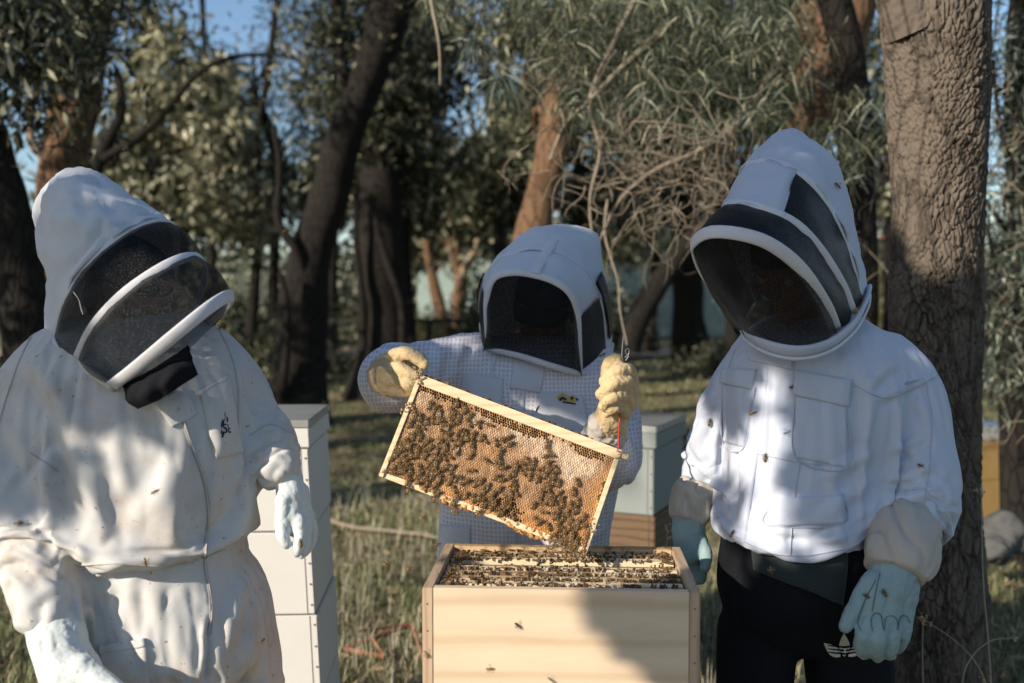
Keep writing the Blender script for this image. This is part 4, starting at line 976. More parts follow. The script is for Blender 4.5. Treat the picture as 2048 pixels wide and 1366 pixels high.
for q, i in enumerate(slots):
    yc = T+pitch*(i+.6)
    fr = thing('hanging_comb', 'wooden hive frame in the open box, '+POS[q], 'hive frame', bp(BL/2, yc, -.012), 'frames hanging in the open box')
    m_ = 'bar' if i in (4, 6, 1) else 'pine_old'
    bbox(MB(), T+.003, BL-T-.003, yc-.0125, yc+.0125, -.022, -.010, .001).build('top_bar', M[m_], fr, smooth=False)
    for x in (T+.02, BL-T-.02): bbox(MB(), x-.005, x+.005, yc-.015, yc+.015, -.24, -.0225).build('end_bar', M['pine_old'], fr, smooth=False)
    c = MB(); bbox(c, T+.028, BL-T-.028, yc-.0115, yc+.0115, -.235, -.025); c.build('comb', M['wax_dark'], fr, smooth=False)
    w_ = MB(); wall_bits(w_, 95, T+.01, BL-T-.01, yc-.012, -.0115, 100+i); wall_bits(w_, 40, T+.01, BL-T-.01, yc+.012, -.0115, 300+i)
    w_.build('burr_comb', M['wax_dark'], fr, smooth=False)['kind'] = 'stuff'
    w_ = MB(); c0 = rng.uniform(.16, .32); wall_bits(w_, 34, c0, c0+.18, yc-.010, -.0112, 200+i)
    w_.build('wax_bits', M['wax_white'], fr, smooth=False)['kind'] = 'stuff'

# ================================================================ the lifted honeycomb frame
FO = at(838, 750, 2.055); FT = at(1242, 902, 2.045); FB = at(763, 948, 2.0)
fu = nrm(FT-FO); fn = nrm(np.cross(fu, FB-FO)); fv = np.cross(fn, fu)
if np.dot(fv, FB-FO) < 0: fv = -fv
if fn[1] > 0: fn = -fn                                  # faces the viewer
FL, FH = np.linalg.norm(FT-FO), .222
FR = np.stack([fu, fv, fn], 1)
def fp(u, v, n=0.0): return FO + FR@np.array([u, v, n])
def fpv(A): return FO + np.asarray(A)@FR.T
hf = thing('honeycomb_frame', 'wooden frame full of capped honeycomb held up tilted above the hive', 'honeycomb', fp(FL/2, FH/2))
def fbx(name, u0, u1, v0, v1, n0, n1, m='bar', bev=.001):
    mb = MB(); mb.box(fp((u0+u1)/2, (v0+v1)/2, (n0+n1)/2), ((u1-u0)/2, (v1-v0)/2, (n1-n0)/2), FR, bev); return mb.build(name, M[m], hf, smooth=False)
fbx('top_bar', -.0005, FL+.0005, 0, .020, -.0135, .0135); fbx('lug', -.016, 0, .004, .014, -.010, .010); fbx('lug', FL, FL+.017, .004, .014, -.010, .010)
fbx('end_bar', 0, .010, .0205, FH, -.0145, .0150); fbx('end_bar', FL-.010, FL, .0205, FH, -.0145, .0150); fbx('bottom_bar', .0105, FL-.0105, FH-.012, FH, -.009, .0105)
# comb face: hexagonal cells, capped, half built and open
step = .00125
us = np.arange(.010, FL-.0095, step); vs = np.arange(.0200, FH-.010, step)
U, W_ = np.meshgrid(us, vs); P2 = np.stack([U.ravel(), W_.ravel()], 1)
def hexcell(P, p):
    a = p; bb = p*math.sqrt(3); 
    q1 = P/np.array([a, bb]); c1 = np.round(q1)*np.array([a, bb])
    q2 = (P-np.array([a/2, bb/2]))/np.array([a, bb]); c2 = np.round(q2)*np.array([a, bb])+np.array([a/2, bb/2])
    k = np.linalg.norm(P-c1, axis=1) < np.linalg.norm(P-c2, axis=1)
    c = np.where(k[:, None], c1, c2); d = np.abs(P-c)
    hd = np.maximum(d[:, 0], d[:, 0]*.5+d[:, 1]*math.sqrt(3)/2)/(p/2)
    return c, hd
cc, hd = hexcell(P2, .0053)
z3 = lambda A, s, o_=0: perlin(np.stack([A[:, 0]*s+o_, A[:, 1]*s+1.7*o_, np.full(len(A), o_*.37+.5)], 1))
big = z3(cc, 16, 3); cellr = np.modf(np.abs(np.sin(cc[:, 0]*91234+cc[:, 1]*35711))*43758.5)[0]
un = cc[:, 0]/FL; vn = cc[:, 1]/FH
bdist = np.minimum.reduce([cc[:, 0]-.010, FL-.010-cc[:, 0], (cc[:, 1]-.020)*.8, (FH-.012-cc[:, 1])*1.2])
def blob(u, v, ru, rv): return np.exp(-((un-u)/ru)**2-((vn-v)/rv)**2)
openp = .60*np.exp(-np.maximum(bdist, 0)/.0055)*(1+1.1*z3(cc, 22, 13)) + .95*blob(.60, .86, .10, .10)+.7*blob(.24, .12, .22, .05)+.8*blob(.55, .14, .13, .05)+.75*blob(.86, .13, .12, .06)+.5*blob(.47, .30, .06, .14)+.35*z3(cc, 30, 7)
opn = openp+.25*(cellr-.5) > .58
white = np.clip(1.3*blob(.58, .20, .30, .16)+.9*blob(.80, .32, .16, .16)+.6*blob(.08, .3, .10, .4)+.7*z3(cc, 26, 5)-.35+.5*(cellr-.5), 0, 1)
orange = np.clip(1.2*blob(.40, 1.0, .28, .13)+1.2*blob(.82, .98, .20, .13)+.9*blob(.97, .6, .05, .4)+.3*z3(cc, 20, 11), 0, 1)
h = .0105+.003*z3(P2, 14, 1)+.0016*z3(P2, 60, 2)
dome = np.where(hd < .72, .0004+.0007*(cellr-.3)+.0009*z3(P2, 240, 4), -.0012+.0010*z3(P2, 160, 9))
h = h+np.where(opn, np.where(hd < .70, -.0065, .0006), dome)
h = np.minimum(h, .0035+np.clip(np.minimum.reduce([P2[:, 0]-.010, FL-.010-P2[:, 0], P2[:, 1]-.018]), 0, 1)*.8+.006)
ccap = np.array([.40, .225, .105]); cw = np.array([.72, .56, .40]); co = np.array([.62, .27, .05]); cd = np.array([.07, .028, .008]); rim = np.array([.48, .27, .12])
tone = (1+.28*z3(cc, 34, 21)+.22*(cellr-.5))[:, None]
col = ccap*tone; col = col*(1-white[:, None]*.85)+cw*white[:, None]*.85; col = col*(1-orange[:, None]*.7)+co*orange[:, None]*.7
col = np.where((hd > .74)[:, None], col*np.array([.80, .74, .66]), col)
col = np.where(opn[:, None], np.where((hd < .70)[:, None], cd, rim), col)
nu, nv = len(us), len(vs); V = fpv(np.column_stack([P2, h])); gi = np.arange(nu*nv).reshape(nv, nu)
Fq = np.stack([gi[:-1, :-1].ravel(), gi[1:, :-1].ravel(), gi[1:, 1:].ravel(), gi[:-1, 1:].ravel()], 1)
m, nt, b = newmat('honeycomb wax'); a_ = nd(nt, 'Attribute'); a_.attribute_name = 'wax'; v = coords(nt)
nt.links.new(mix(nt, noise(nt, v, 220, 4, .7), (0, 0, 0), (1, 1, 1)), b.inputs['Roughness'])
nt.links.new(mix(nt, .35, a_.outputs['Color'], ramp(nt, noise(nt, v, 60, 8, .7), [(.3, (.5,)*3), (.7, (1,)*3)]), 'MULTIPLY'), b.inputs['Base Color'])
b.inputs['Roughness'].default_value = .45; b.inputs['Subsurface Weight'].default_value = 0
nt.links.new(ramp(nt, noise(nt, v, 90, 3), [(.3, (.25,)*3), (.7, (.7,)*3)]), b.inputs['Roughness'])
bump(nt, b, noise(nt, v, 700, 3), .4, .001); M['comb'] = m
cm = obj('capped_comb', V, Fq, m, hf, smooth=False)
at_ = cm.data.color_attributes.new('wax', 'FLOAT_COLOR', 'POINT'); at_.data.foreach_set('color', np.column_stack([np.clip(col, 0, 1), np.ones(len(col))]).astype(np.float32).ravel())
fbx('comb_back', .0105, FL-.0105, .0205, FH-.0125, -.013, .0015, 'wax_dark', 0)
# lumpy wax below the bottom bar and clods on the upper edge
mb = MB(); rr = np.random.default_rng(3)
for (u0, u1, dep) in ((.07, .25, .014), (.245, .40, .016)):
    for _ in range(330):
        u = rr.uniform(u0, u1); e = math.sin(math.pi*(u-u0)/(u1-u0)); mb.ball(fp(u, FH-.012+rr.uniform(0, dep+.003)*e, rr.uniform(-.004, .010)), rr.uniform(.0022, .0048), 6)
M['wax_orange'] = simple('fresh orange wax', (.42, .21, .07), .35, .35, 90, .5, .002, 200)
V, Fq = remesh(mb, .0016, 3); V = V+normals(V, Fq)*(.0012*fbm(V*260, 2))[:, None]; obj('brace_comb', V, Fq, M['wax_orange'], hf)['kind'] = 'stuff'
mb = MB()
for _ in range(330):
    u = rr.uniform(0, FL); nn = rr.uniform(-.012, .004); hh = rr.uniform(.002, .007)*(1 if z3(np.array([[u, 0.]]), 40, 3)[0] > -.25 else .3); a = rr.uniform(0, 3.1)
    R2 = np.stack([fu*math.cos(a)+fn*math.sin(a), fv, -fu*math.sin(a)+fn*math.cos(a)], 1); mb.box(fp(u, -hh/2+.0005, nn), (rr.uniform(.0015, .0045), hh/2, .0009), R2)
mb.build('propolis_ridge', M['wax_dark'], hf, smooth=False)['kind'] = 'stuff'
mb = MB()
for (u, v_) in ((.004, .078), (.006, .012), (.003, .0), (FL-.006, .165), (FL-.004, .01), (.008, .07)):
    for _ in range(16): mb.ball(fp(u+rr.normal()*.005, v_+rr.normal()*.006, .0145+rr.uniform(0, .003)), rr.uniform(.001, .0025), 6)
mb.build('wax_lumps', simple('pale brown wax', (.40, .26, .13), .5, .4, 80), hf)['kind'] = 'stuff'

# hive tool in the right-hand fist
ht = thing('hive_tool', 'hive tool with a red painted shank and bright steel tip in the tan glove', 'hive tool', at(1238, 800, 2.125))
P = crom(np.array([at(*p) for p in [(1243, 720, 2.13), (1244, 760, 2.135), (1242, 800, 2.135), (1239, 840, 2.125), (1237, 870, 2.10), (1237, 897, 2.075)]]), 24)
mb = MB(); mb.tube(P, .0028, 8, .6); mb.build('shank', simple('red paint', (.50, .05, .035), .4), ht)
P = crom(np.array([at(*p) for p in [(1243, 724, 2.13), (1244, 700, 2.13), (1246, 678, 2.13), (1247, 668, 2.13)]]), 12)
mb = MB(); mb.tube(P, np.linspace(.0055, .0040, 12), 8, .35); 
P = crom(np.array([at(*p) for p in [(1250, 722, 2.125), (1257, 712, 2.125), (1250, 704, 2.125), (1256, 696, 2.125), (1258, 706, 2.125), (1249, 716, 2.125)]]), 16); mb.tube(P, .0012, 6)
mb.build('steel_tip', simple('scratched steel', (.55, .55, .55), .3, .4, 200, metal=.9), ht)

# ================================================================ honey bees
def make_bee_meshes():
    mb = MB(); s = np.linspace(0, 1, 9)
    mb.tube(np.column_stack([-.0015-.0085*s, 0*s, .0030-.0016*s*s]), .0021*np.sqrt(np.clip(np.sin(math.pi*np.clip(.12+.86*s, 0, 1)), .02, 1)), 8)
    ab = mk_mesh('bee_abdomen', *mb.get())
    mb = MB(); mb.ball((.0006, 0, .0033), (.0023, .0020, .0019), 8); mb.ball((.0036, 0, .0028), (.0011, .0015, .0013), 8)
    for sx, y0, x1, y1 in ((.0015, .001, .0032, .0045), (0, .001, -.0005, .0052), (-.001, .001, -.0045, .0050)):
        for q in (-1, 1): mb.tube([[sx, q*y0, .0022], [(sx+x1)/2, q*(y0+y1)*.55, .0026], [x1, q*y1, 0]], .00028, 4)
    for q in (-1, 1): mb.tube([[.0042, q*.0004, .0034], [.0056, q*.0012, .0036], [.0064, q*.0015, .0028]], .00018, 4)
    th = mk_mesh('bee_thorax', *mb.get())
    W = []; n = 0; Fc = []
    for q in (-1, 1):
        pts = [(.0008, .0008), (-.003, .0010), (-.0075, .0018), (-.0088, .0030), (-.0075, .0040), (-.004, .0036), (-.001, .0018)]
        for p in pts: W.append((p[0], q*p[1], .0052+.05*p[0]))
        Fc.append(tuple(range(n, n+7))); n += 7
    wg = mk_mesh('bee_wings', np.array(W), Fc, False)
    m, nt, b = newmat('banded bee abdomen'); tc = nd(nt, 'TexCoord'); sx = nd(nt, 'SeparateXYZ'); nt.links.new(tc.outputs['Object'], sx.inputs[0])
    mt = nd(nt, 'Math', operation='MULTIPLY'); mt.inputs[1].default_value = 620*2*math.pi/2; nt.links.new(sx.outputs['X'], mt.inputs[0])
    sn = nd(nt, 'Math', operation='SINE'); nt.links.new(mt.outputs[0], sn.inputs[0])
    nt.links.new(ramp(nt, sn.outputs[0], [(.0, (.26, .13, .035)), (.5, (.035, .018, .007))]), b.inputs['Base Color']); b.inputs['Roughness'].default_value = .35
    ab.materials.append(m); th.materials.append(simple('furry bee brown', (.13, .075, .03), .8, .4, 300, .5, .0005, 900))
    m, nt, b = newmat('bee wing'); b.inputs['Base Color'].default_value = (.22, .15, .07, 1); b.inputs['Roughness'].default_value = .4
    t = nd(nt, 'BsdfTransparent'); mx = nd(nt, 'MixShader'); mx.inputs[0].default_value = .35
    nt.links.new(t.outputs[0], mx.inputs[1]); nt.links.new(b.outputs[0], mx.inputs[2]); nt.links.new(mx.outputs[0], nt.nodes['Material Output'].inputs[0])
    wg.materials.append(m); return ab, th, wg
BAB, BTH, BWG = make_bee_meshes()
bee_n = 0
def bee(pos, fwd, up, label, group=None, s=1.0, fly=False):
    global bee_n
    f = nrm(fwd); u = nrm(np.array(up)-np.dot(up, f)*f); r = np.cross(u, f); Mx = Matrix([[*(q*s for q in (f[i], r[i], u[i])), pos[i]] for i in range(3)]+[[0, 0, 0, 1]])
    o = bpy.data.objects.new('bee', None); C.objects.link(o); o.matrix_world = Mx; o['label'] = label; o['category'] = 'bee'
    if group: o['group'] = group
    for n, me in (('thorax', BTH), ('abdomen', BAB), ('wings', BWG)):
        c = bpy.data.objects.new(n, me); C.objects.link(c); c.parent = o
        if fly and n == 'wings': c.scale = (.8, 2.0, 1.0)
    bee_n += 1; return o
CL = [(890, 830, 35, 16, 30), (828, 872, 20, 22, 20), (905, 872, 30, 16, 24), (865, 905, 40, 14, 28), (800, 935, 22, 16, 14), (850, 950, 28, 22, 26), (905, 955, 22, 20, 20), (965, 978, 22, 24, 28),
      (1050, 934, 30, 11, 22), (1002, 925, 7, 16, 8), (1000, 880, 22, 5, 7), (1098, 955, 12, 30, 24), (1138, 1008, 18, 32, 16), (1026, 965, 7, 18, 8), (1000, 1008, 25, 10, 10), (1075, 1020, 26, 14, 12), (1135, 1075, 24, 22, 50), (948, 850, 14, 20, 7), (1120, 1095, 16, 12, 14)]
LB = ['among the left upper cluster on the comb', 'in the lower left cluster on the comb', 'in the middle cluster on the comb', 'in the dense bottom corner cluster of the comb', 'scattered alone on the capped comb', 'clinging to the lower edge of the frame']
spots = []; rb = np.random.default_rng(11)
def topx(px, py): # pixel to frame plane coordinates
    d = np.array(ray(px, py)); o_ = np.array([0, 0, CAMZ]); t = np.dot(FO+fn*.013-o_, fn)/np.dot(d, fn); q = o_+d*t-FO
    return np.dot(q, fu), np.dot(q, fv)
def addspot(u, v_, kind, ring=.0064):
    if not (.004 < u < FL-.004 and .022 < v_ < FH+.016): return
    for s in spots:
        if (s[0]-u)**2+(s[1]-v_)**2 < ring**2: return
    spots.append((u, v_, kind))
for ci, (cx, cy, sx, sy, n) in enumerate(CL):
    for _ in range(n):
        u, v_ = topx(cx+rb.normal()*sx*.95, cy+rb.normal()*sy*.95)
        addspot(u, v_, 3 if cx > 1110 and cy > 1050 else (0 if cy < 915 and cx < 940 else (1 if cx < 1000 and cy > 900 else 2)))
for _ in range(60): addspot(rb.uniform(.02, FL-.02), rb.uniform(.03, FH-.02), 4, .009)
spots2 = spots[:]
for _ in range(62):
    u = rb.uniform(.0, FL*.94); addspot(u, FH+rb.uniform(-.006, .011), 5, .006)
hu = np.column_stack([us.mean()*0+P2[:, 0], P2[:, 1]])
for (u, v_, kd) in spots[:262]:
    j = int(round((v_-vs[0])/step)); i = int(round((u-us[0])/step)); hh = .012
    if 0 <= j < nv and 0 <= i < nu: hh = max(.010, h[max(0, j-3):j+4].size and np.max(np.array(h).reshape(nv, nu)[max(0, j-3):j+4, max(0, i-3):i+4]))
    a = rb.normal()*.55 + (math.pi/2 if rb.random() < .8 else rb.uniform(0, 6))
    a = -a
    d = fu*math.cos(a)+fv*math.sin(a)
    up = fn + fu*rb.normal()*.15+fv*rb.normal()*.2
    bee(fp(u, v_, hh-.0006), d, up, 'honey bee '+LB[kd], LB[kd].replace('on the comb', '').strip()+' of bees' if 0 else 'bees '+LB[kd], rb.uniform(1.3, 1.55))
# bees round the rim of the open box and on the frame tops, too small to tell apart
def bee_mass(name, label, pts, mat=None):
    mb = MB()
    for (p, f, u) in pts:
        f = nrm(f); u = nrm(u-np.dot(u, f)*f); r = np.cross(u, f); R = np.stack([f, r, u], 1)
        mb.ball(p+R@np.array([-.004, 0, .003]), np.array([.0055, .0024, .0022]), 8, R); mb.ball(p+R@np.array([.002, 0, .003]), np.array([.0026, .0022, .0022]), 6, R)
    o = mb.build(name, BTH.materials[0]); return tag(o, label, 'bees', kind='stuff')
pts = []
for _ in range(105):
    z = rb.random()
    if z < .3: x, y = T+.012+abs(rb.normal())*.012, rb.uniform(T, BW-T)
    elif z < .55: x, y = BL-T-.012-abs(rb.normal())*.014, rb.uniform(T, BW-T)
    elif z < .8: x, y = rb.uniform(.08, .25), BW-T-rb.uniform(0, .06)
    else: x, y = rb.uniform(.04, .46), rb.uniform(.03, BW-.03)
    a = rb.uniform(0, 6.28); pts.append((bp(x, y, -.0095), bx*math.cos(a)+by*math.sin(a), bz))
bee_mass('bee_crowd', 'dark bees crowded along the rims and bar tops of the open box', pts)
# single bees away from the comb
UPZ = np.array([0, 0, 1.]); CAMV = np.array([0, -1, 0.])
FLY = [(315, 985, 1.55, 'large out of focus bee flying in front of the cream suit chest', 20), (292, 1128, 1.74, 'sunlit bee flying before the waist of the cream suit', -70), (528, 1282, 1.8, 'bee flying beside the hip of the cream suit', 30), (256, 301, 2.0, 'bee flying above the pointed hood against the foliage', 0),
       (574, 464, 2.3, 'dark bee flying left of the leaning trunk', 10), (706, 726, 2.2, 'bee flying left of the tan glove', 10), (651, 806, 2.2, 'sunlit bee flying above the lawn beside the white hive', 20), (706, 885, 2.3, 'dark bee flying over the shaded ground by the white hive', 0),
       (848, 1037, 2.0, 'bee flying just below the comb\'s left side', 0), (774, 1133, 2.0, 'pale bee flying over the sunlit grass', -30), (822, 1137, 2.0, 'bee flying left of the open box rim', 30), (878, 1090, 2.0, 'bee flying at the left rear corner of the box', 10),
       (1040, 1256, 1.62, 'dark bee flying in front of the box board, upper one', -35), (985, 1341, 1.65, 'dark bee flying in front of the box board, lower one', 0), (857, 1313, 1.62, 'dark bee flying at the left edge of the box board', -40),
       (1198, 601, 2.3, 'golden bee flying before the round hood', 20), (1078, 816, 2.3, 'bee flying before the vented jacket under the throat flap', 60), (1208, 711, 2.2, 'bee flying beside the raised fist', 20),
       (1676, 375, 2.05, 'bee at the rear edge of the tallest hood', -60), (1724, 378, 2.2, 'dark bee flying between hood and trunk', -60), (1708, 450, 2.2, 'golden bee flying between hood and trunk', -20), (1732, 492, 2.2, 'dark bee flying low between hood and trunk', -50),
       (1510, 828, 1.95, 'small bee flying over the jacket pocket', 20), (1542, 1144, 1.95, 'golden bee flying before the black trousers', -80)]
for k, (px, py, D, lb, a) in enumerate(FLY):
    a = math.radians(a); bee(at(px, py, D), np.array([math.cos(a), -.3, math.sin(a)]), UPZ*.8+CAMV*.6, lb, None, 1.15, True)
dg = bpy.context.evaluated_depsgraph_get()
def on_surface(px, py, lb, a):
    dg.update(); ok, p, n, _, ob, _ = SC.ray_cast(dg, CAMP, ray(px, py))
    a = math.radians(a); bee(np.array(p) if ok else at(px, py, 2), np.array([math.cos(a), 0, math.sin(a)]), np.array(n) if ok else CAMV, lb, None, 1.25)
for t_ in [(1419, 842, 'dark bee sitting on the sleeve at the left edge of the blue jacket', 80), (1530, 912, 'dark bee sitting on the zip placket of the blue jacket', 85), (1467, 1066, 'dark bee sitting at the jacket hem', 60), (1838, 931, 'dark bee sitting on the lower sleeve', 160),
           (1731, 1189, 'left one of two bees sitting on the grey green glove', 150), (1766, 1183, 'right one of two bees sitting on the grey green glove', 120), (1583, 775, 'small bee sitting by the pocket flap', 200), (600, 1083, 'dark bee sitting on the palm of the pale glove', 100), (42, 1046, 'bee sitting on the gathered sleeve', 10)]:
    on_surface(*t_)
# ================================================================ other hives
def hive_stack(name, label, P0, yaw, w_, d_, h0, nbox, mats, lid, leanx=0.0, hbox=.243):
    """P0: ground point of the near right corner; boxes stacked upward"""
    r = thing('beehive', label, 'beehive', P0); ca, sa = math.cos(yaw), math.sin(yaw)
    ex = np.array([ca, sa, 0]); ey = np.array([-sa, ca, 0]); ez = nrm([leanx, 0, 1.]); R = np.stack([ex, ey, ez], 1)
    g = lambda x, y, z: P0+ex*x+ey*y+ez*z
    mb = MB(); mb.box(g(-w_/2, d_/2, h0/2), (w_/2, d_/2, h0/2), R, .003); mb.build('stand', M['brownwood'], r, smooth=False)
    z = h0
    for k in range(nbox):
        jx = .003*math.sin(k*2.3)
        b_ = MB(); b_.box(g(-w_/2+jx, d_/2, z+hbox/2), (w_/2, d_/2, hbox/2-.002), R, .003); bo = b_.build('hive_box', M[mats[k]], r, smooth=False)
        for xj in (-w_+.0125, -.022): q = MB(); q.box(g(jx+xj, -.0005, z+hbox/2), (.0005, .001, hbox/2-.004), R); q.build('board_joint', M['nail'], bo, smooth=False)
        n_ = MB()
        for t in (.12, .37, .62, .88):
            for x in (-.009, -w_+.009): n_.box(g(x+jx, -.001, z+hbox*t), (.0022, .0012, .0022), R)
        n_.build('nail', M['nail'], bo, smooth=False)['kind'] = 'stuff'
        if k < nbox: q = MB(); q.box(g(-w_/2, d_/2, z), (w_/2-.004, d_/2-.004, .0035), R); q.build('joint_gap', M['nail'], r, smooth=False)
        z += hbox
    mb = MB(); mb.box(g(-w_/2, d_/2, z+.03), (w_/2+.008, d_/2+.008, .028), R, .003); lo = mb.build('lid', M[lid[0]], r, smooth=False)
    mb = MB(); mb.box(g(-w_/2, d_/2, z+.070), (w_/2+.010, d_/2+.010, .0115), R, .003); mb.build('lid_top', M[lid[1]], lo, smooth=False)
    return r
c1 = at(640, 1100, 2.85); zt = at(628, 822, 2.85)[2]
P0 = np.array([at(655, 1366, 2.85)[0]-.004, 2.85, 0]); hz = zt-.106
h0 = hz-4*.243
hive_stack('beehive', 'tall cream painted hive of stacked boxes with tin lid beside the cream suit', P0, math.radians(3), .46, .42, h0, 4, ['paint']*4, ('paint', 'tin'), -.045)
c2 = at(1308, 1070, 3.55); z2 = at(1305, 852, 3.55)[2]
hive_stack('beehive', 'grey green hive on a brown box behind the middle person', np.array([c2[0], 3.55, 0]), math.radians(-24), .50, .42, z2-.083-.243-.243-.243, 3, ['brownwood', 'brownwood', 'paint_grey'], ('paint_grey', 'tin'), 0)
c3 = at(2032, 1000, 6.2)
hive_stack('beehive', 'mustard painted hive in the shade behind the tree trunk', np.array([c3[0], 6.2, 0]), 0, .36, .40, .12, 2, ['yellow', 'yellow'], ('tin', 'tin'), 0, .25)

# ================================================================ light: which places the sun reaches
sa_ = nrm(np.cross(SUN, [0, 0, 1])); sb_ = np.cross(sa_, SUN)
LIT = [(450, 700, 1.9, 60), (500, 790, 1.95, 60), (455, 850, 1.85, 60), (455, 930, 1.85, 65), (450, 1010, 1.85, 70), (440, 1100, 1.85, 75), (430, 1200, 1.85, 90), (400, 1320, 1.85, 110), (300, 1290, 1.8, 40), (560, 880, 1.9, 60), (590, 1050, 1.92, 60), (560, 960, 1.92, 50),
       (60, 1170, 1.75, 70), (60, 1050, 1.78, 40), (210, 990, 1.8, 30), (260, 880, 1.8, 26), (150, 850, 1.8, 25), (530, 1250, 1.9, 60), (610, 930, 2.8, 120), (620, 1150, 2.8, 140),
       (790, 750, 2.1, 95), (900, 690, 2.45, 42), (1232, 780, 2.1, 95), (870, 840, 2.0, 120), (980, 900, 2.0, 130), (1090, 960, 2.0, 130), (1160, 1020, 2.0, 110), (830, 940, 2.0, 100), (1230, 930, 2.1, 80), (1210, 640, 2.5, 20),
       (950, 1130, 1.95, 90), (1100, 1140, 1.95, 110), (1260, 1130, 1.95, 90), (900, 1260, 1.8, 130), (1060, 1290, 1.8, 130), (1120, 1240, 1.8, 60), (1180, 1330, 1.8, 90), (1240, 1366, 1.8, 50), (1290, 1380, 1.8, 35),
       (1500, 750, 2.0, 45), (1510, 830, 2.0, 46), (1515, 910, 2.0, 46), (1520, 980, 2.0, 48), (1520, 1040, 2.0, 60), (1560, 1080, 2.0, 50), (1450, 850, 2.05, 26), (1455, 940, 2.1, 22), (1660, 1075, 2.0, 20), (1470, 800, 2.0, 20),
       (1840, 690, 2.1, 22), (1880, 730, 2.1, 16), (1640, 350, 2.1, 22), (1790, 720, 2.1, 10),
       (1840, 60, 3.0, 100), (1900, 150, 3.0, 90), (1840, 250, 3.0, 85), (1900, 330, 3.0, 90), (1880, 430, 3.0, 80), (1910, 520, 3.0, 60), (1810, 330, 3.0, 45),
       (740, 1050, 6.4, 170), (720, 1100, 5.6, 120), (830, 1010, 7.2, 90), (700, 980, 8, 50), (680, 790, 15, 130), (1330, 800, 15, 130), (1340, 770, 17, 110), (680, 735, 22, 90), (840, 770, 17, 60), (700, 1200, 5.0, 60), (790, 1130, 5.4, 60), (690, 765, 17, 60), (690, 820, 13, 50), (670, 715, 26, 60), (1340, 770, 17, 60), (1320, 700, 28, 70), (1340, 900, 9, 40), (1350, 1010, 7, 40),
       (300, 160, 17, 120), (380, 300, 17, 90), (230, 320, 17, 60), (420, 380, 18, 60), (930, 420, 30, 90), (880, 500, 30, 50), (905, 600, 30, 40), (105, 300, 8.5, 30), (90, 420, 8.5, 40), (1075, 400, 9.5, 36), (1060, 460, 9.5, 30), (1620, 120, 7, 50), (1600, 260, 7, 30), (1350, 330, 4.4, 110), (1230, 250, 4.4, 60), (1000, 120, 4.4, 60), (1740, 640, 16, 40), (400, 300, 22, 90), (600, 560, 11.6, 14), (1400, 460, 15, 20), (1240, 440, 26, 70)]
LP = np.array([at(a, b, c) for a, b, c, d in LIT]); LRAD = np.array([d*c/F for a, b, c, d in LIT])
def lit_mask(Pn, slack=0.0):
    """True for points that would shade a place the photo shows in the sun"""
    a = Pn@sa_; b = Pn@sb_; t = Pn@SUN; out = np.zeros(len(Pn), bool)
    for p, r in zip(LP, LRAD):
        out |= ((a-p@sa_)**2+(b-p@sb_)**2 < (r+slack)**2) & (t > p@SUN+.3)
    return out

# ================================================================ trees
def bark_tube(P, R, nth, nz, amp, sc, seed, plates=False, flare=0.0):
    """closed trunk surface with uneven girth and, near the viewer, bark plates"""
    c = crom(np.column_stack([P, R]), nz); Pc, Rc = c[:, :3], c[:, 3]
    if flare: Rc = Rc*(1+flare*np.exp(-np.linspace(0, 1, nz)*14))
    rings = sweep(Pc, Rc, nth); V = rings.reshape(-1, 3); cen = np.repeat(Pc, nth, 0); N = nrm_rows(V-cen); rr_ = np.repeat(Rc, nth)
    V = V+N*(rr_*(.16*perlin(V*np.array([2.2, 2.2, 1.1])+seed)+.07*perlin(V*np.array([6, 6, 2.5])+seed)))[:, None]
    if plates:
        q = V*np.array([1, 1, .24])*sc*(1+.12*perlin(V*1.5+seed))[:, None]; q = q+.8*np.stack([perlin(V*14+3), perlin(V*14+8), perlin(V*14+14)], 1)
        f1, e, cid = cellular(q); f1b, e2, _ = cellular(q*2.3+4)
        d = smooth01(e, .02, .17)+.16*smooth01(e2, .02, .15)+.40*(_cf[cid, 0]-.5)+.22*perlin(V*np.array([110, 110, 60]))+.35*perlin(V*np.array([16, 16, 5])+2)
        V = V+N*(amp*(d-.9))[:, None]
    else: V = V+N*(amp*(np.abs(perlin(V*np.array([sc, sc, sc*.3])+seed))-.3))[:, None]
    i = np.arange(nz-1)[:, None]*nth; j = np.arange(nth)[None]; k = (j+1) % nth
    Fq = np.stack([(i+j).ravel(), (i+k).ravel(), (i+nth+k).ravel(), (i+nth+j).ravel()], 1)
    return V, Fq
def pxpath(pts): return np.array([at(a, b, d) for a, b, d, r in pts]), np.array([r*d/F for a, b, d, r in pts])
def leaves(centers, spread, n, L, W, droop=.6, seed=0, mask=True):
    """leaf blades spread in clumps: each blade a folded four-point face"""
    r_ = np.random.default_rng(seed); K = len(centers); idx = r_.integers(0, K, n)
    P = centers[idx]+r_.normal(size=(n, 3))*np.broadcast_to(spread, (K,))[idx][:, None]*np.array([1, 1, .75])
    if mask: P = P[~lit_mask(P, .03)]
    n = len(P)
    d = r_.normal(size=(n, 3)); d[:, 2] -= droop*2; d = nrm_rows(d); s = nrm_rows(np.cross(d, r_.normal(size=(n, 3))))
    l = L*r_.uniform(.6, 1.3, n)[:, None]; w_ = W*r_.uniform(.7, 1.3, n)[:, None]; up = np.cross(d, s)
    V = np.stack([P, P+d*l*.45+s*w_*.5, P+d*l+up*l*.08, P+d*l*.45-s*w_*.5], 1).reshape(-1, 3)
    return V, np.arange(4*n).reshape(n, 4)
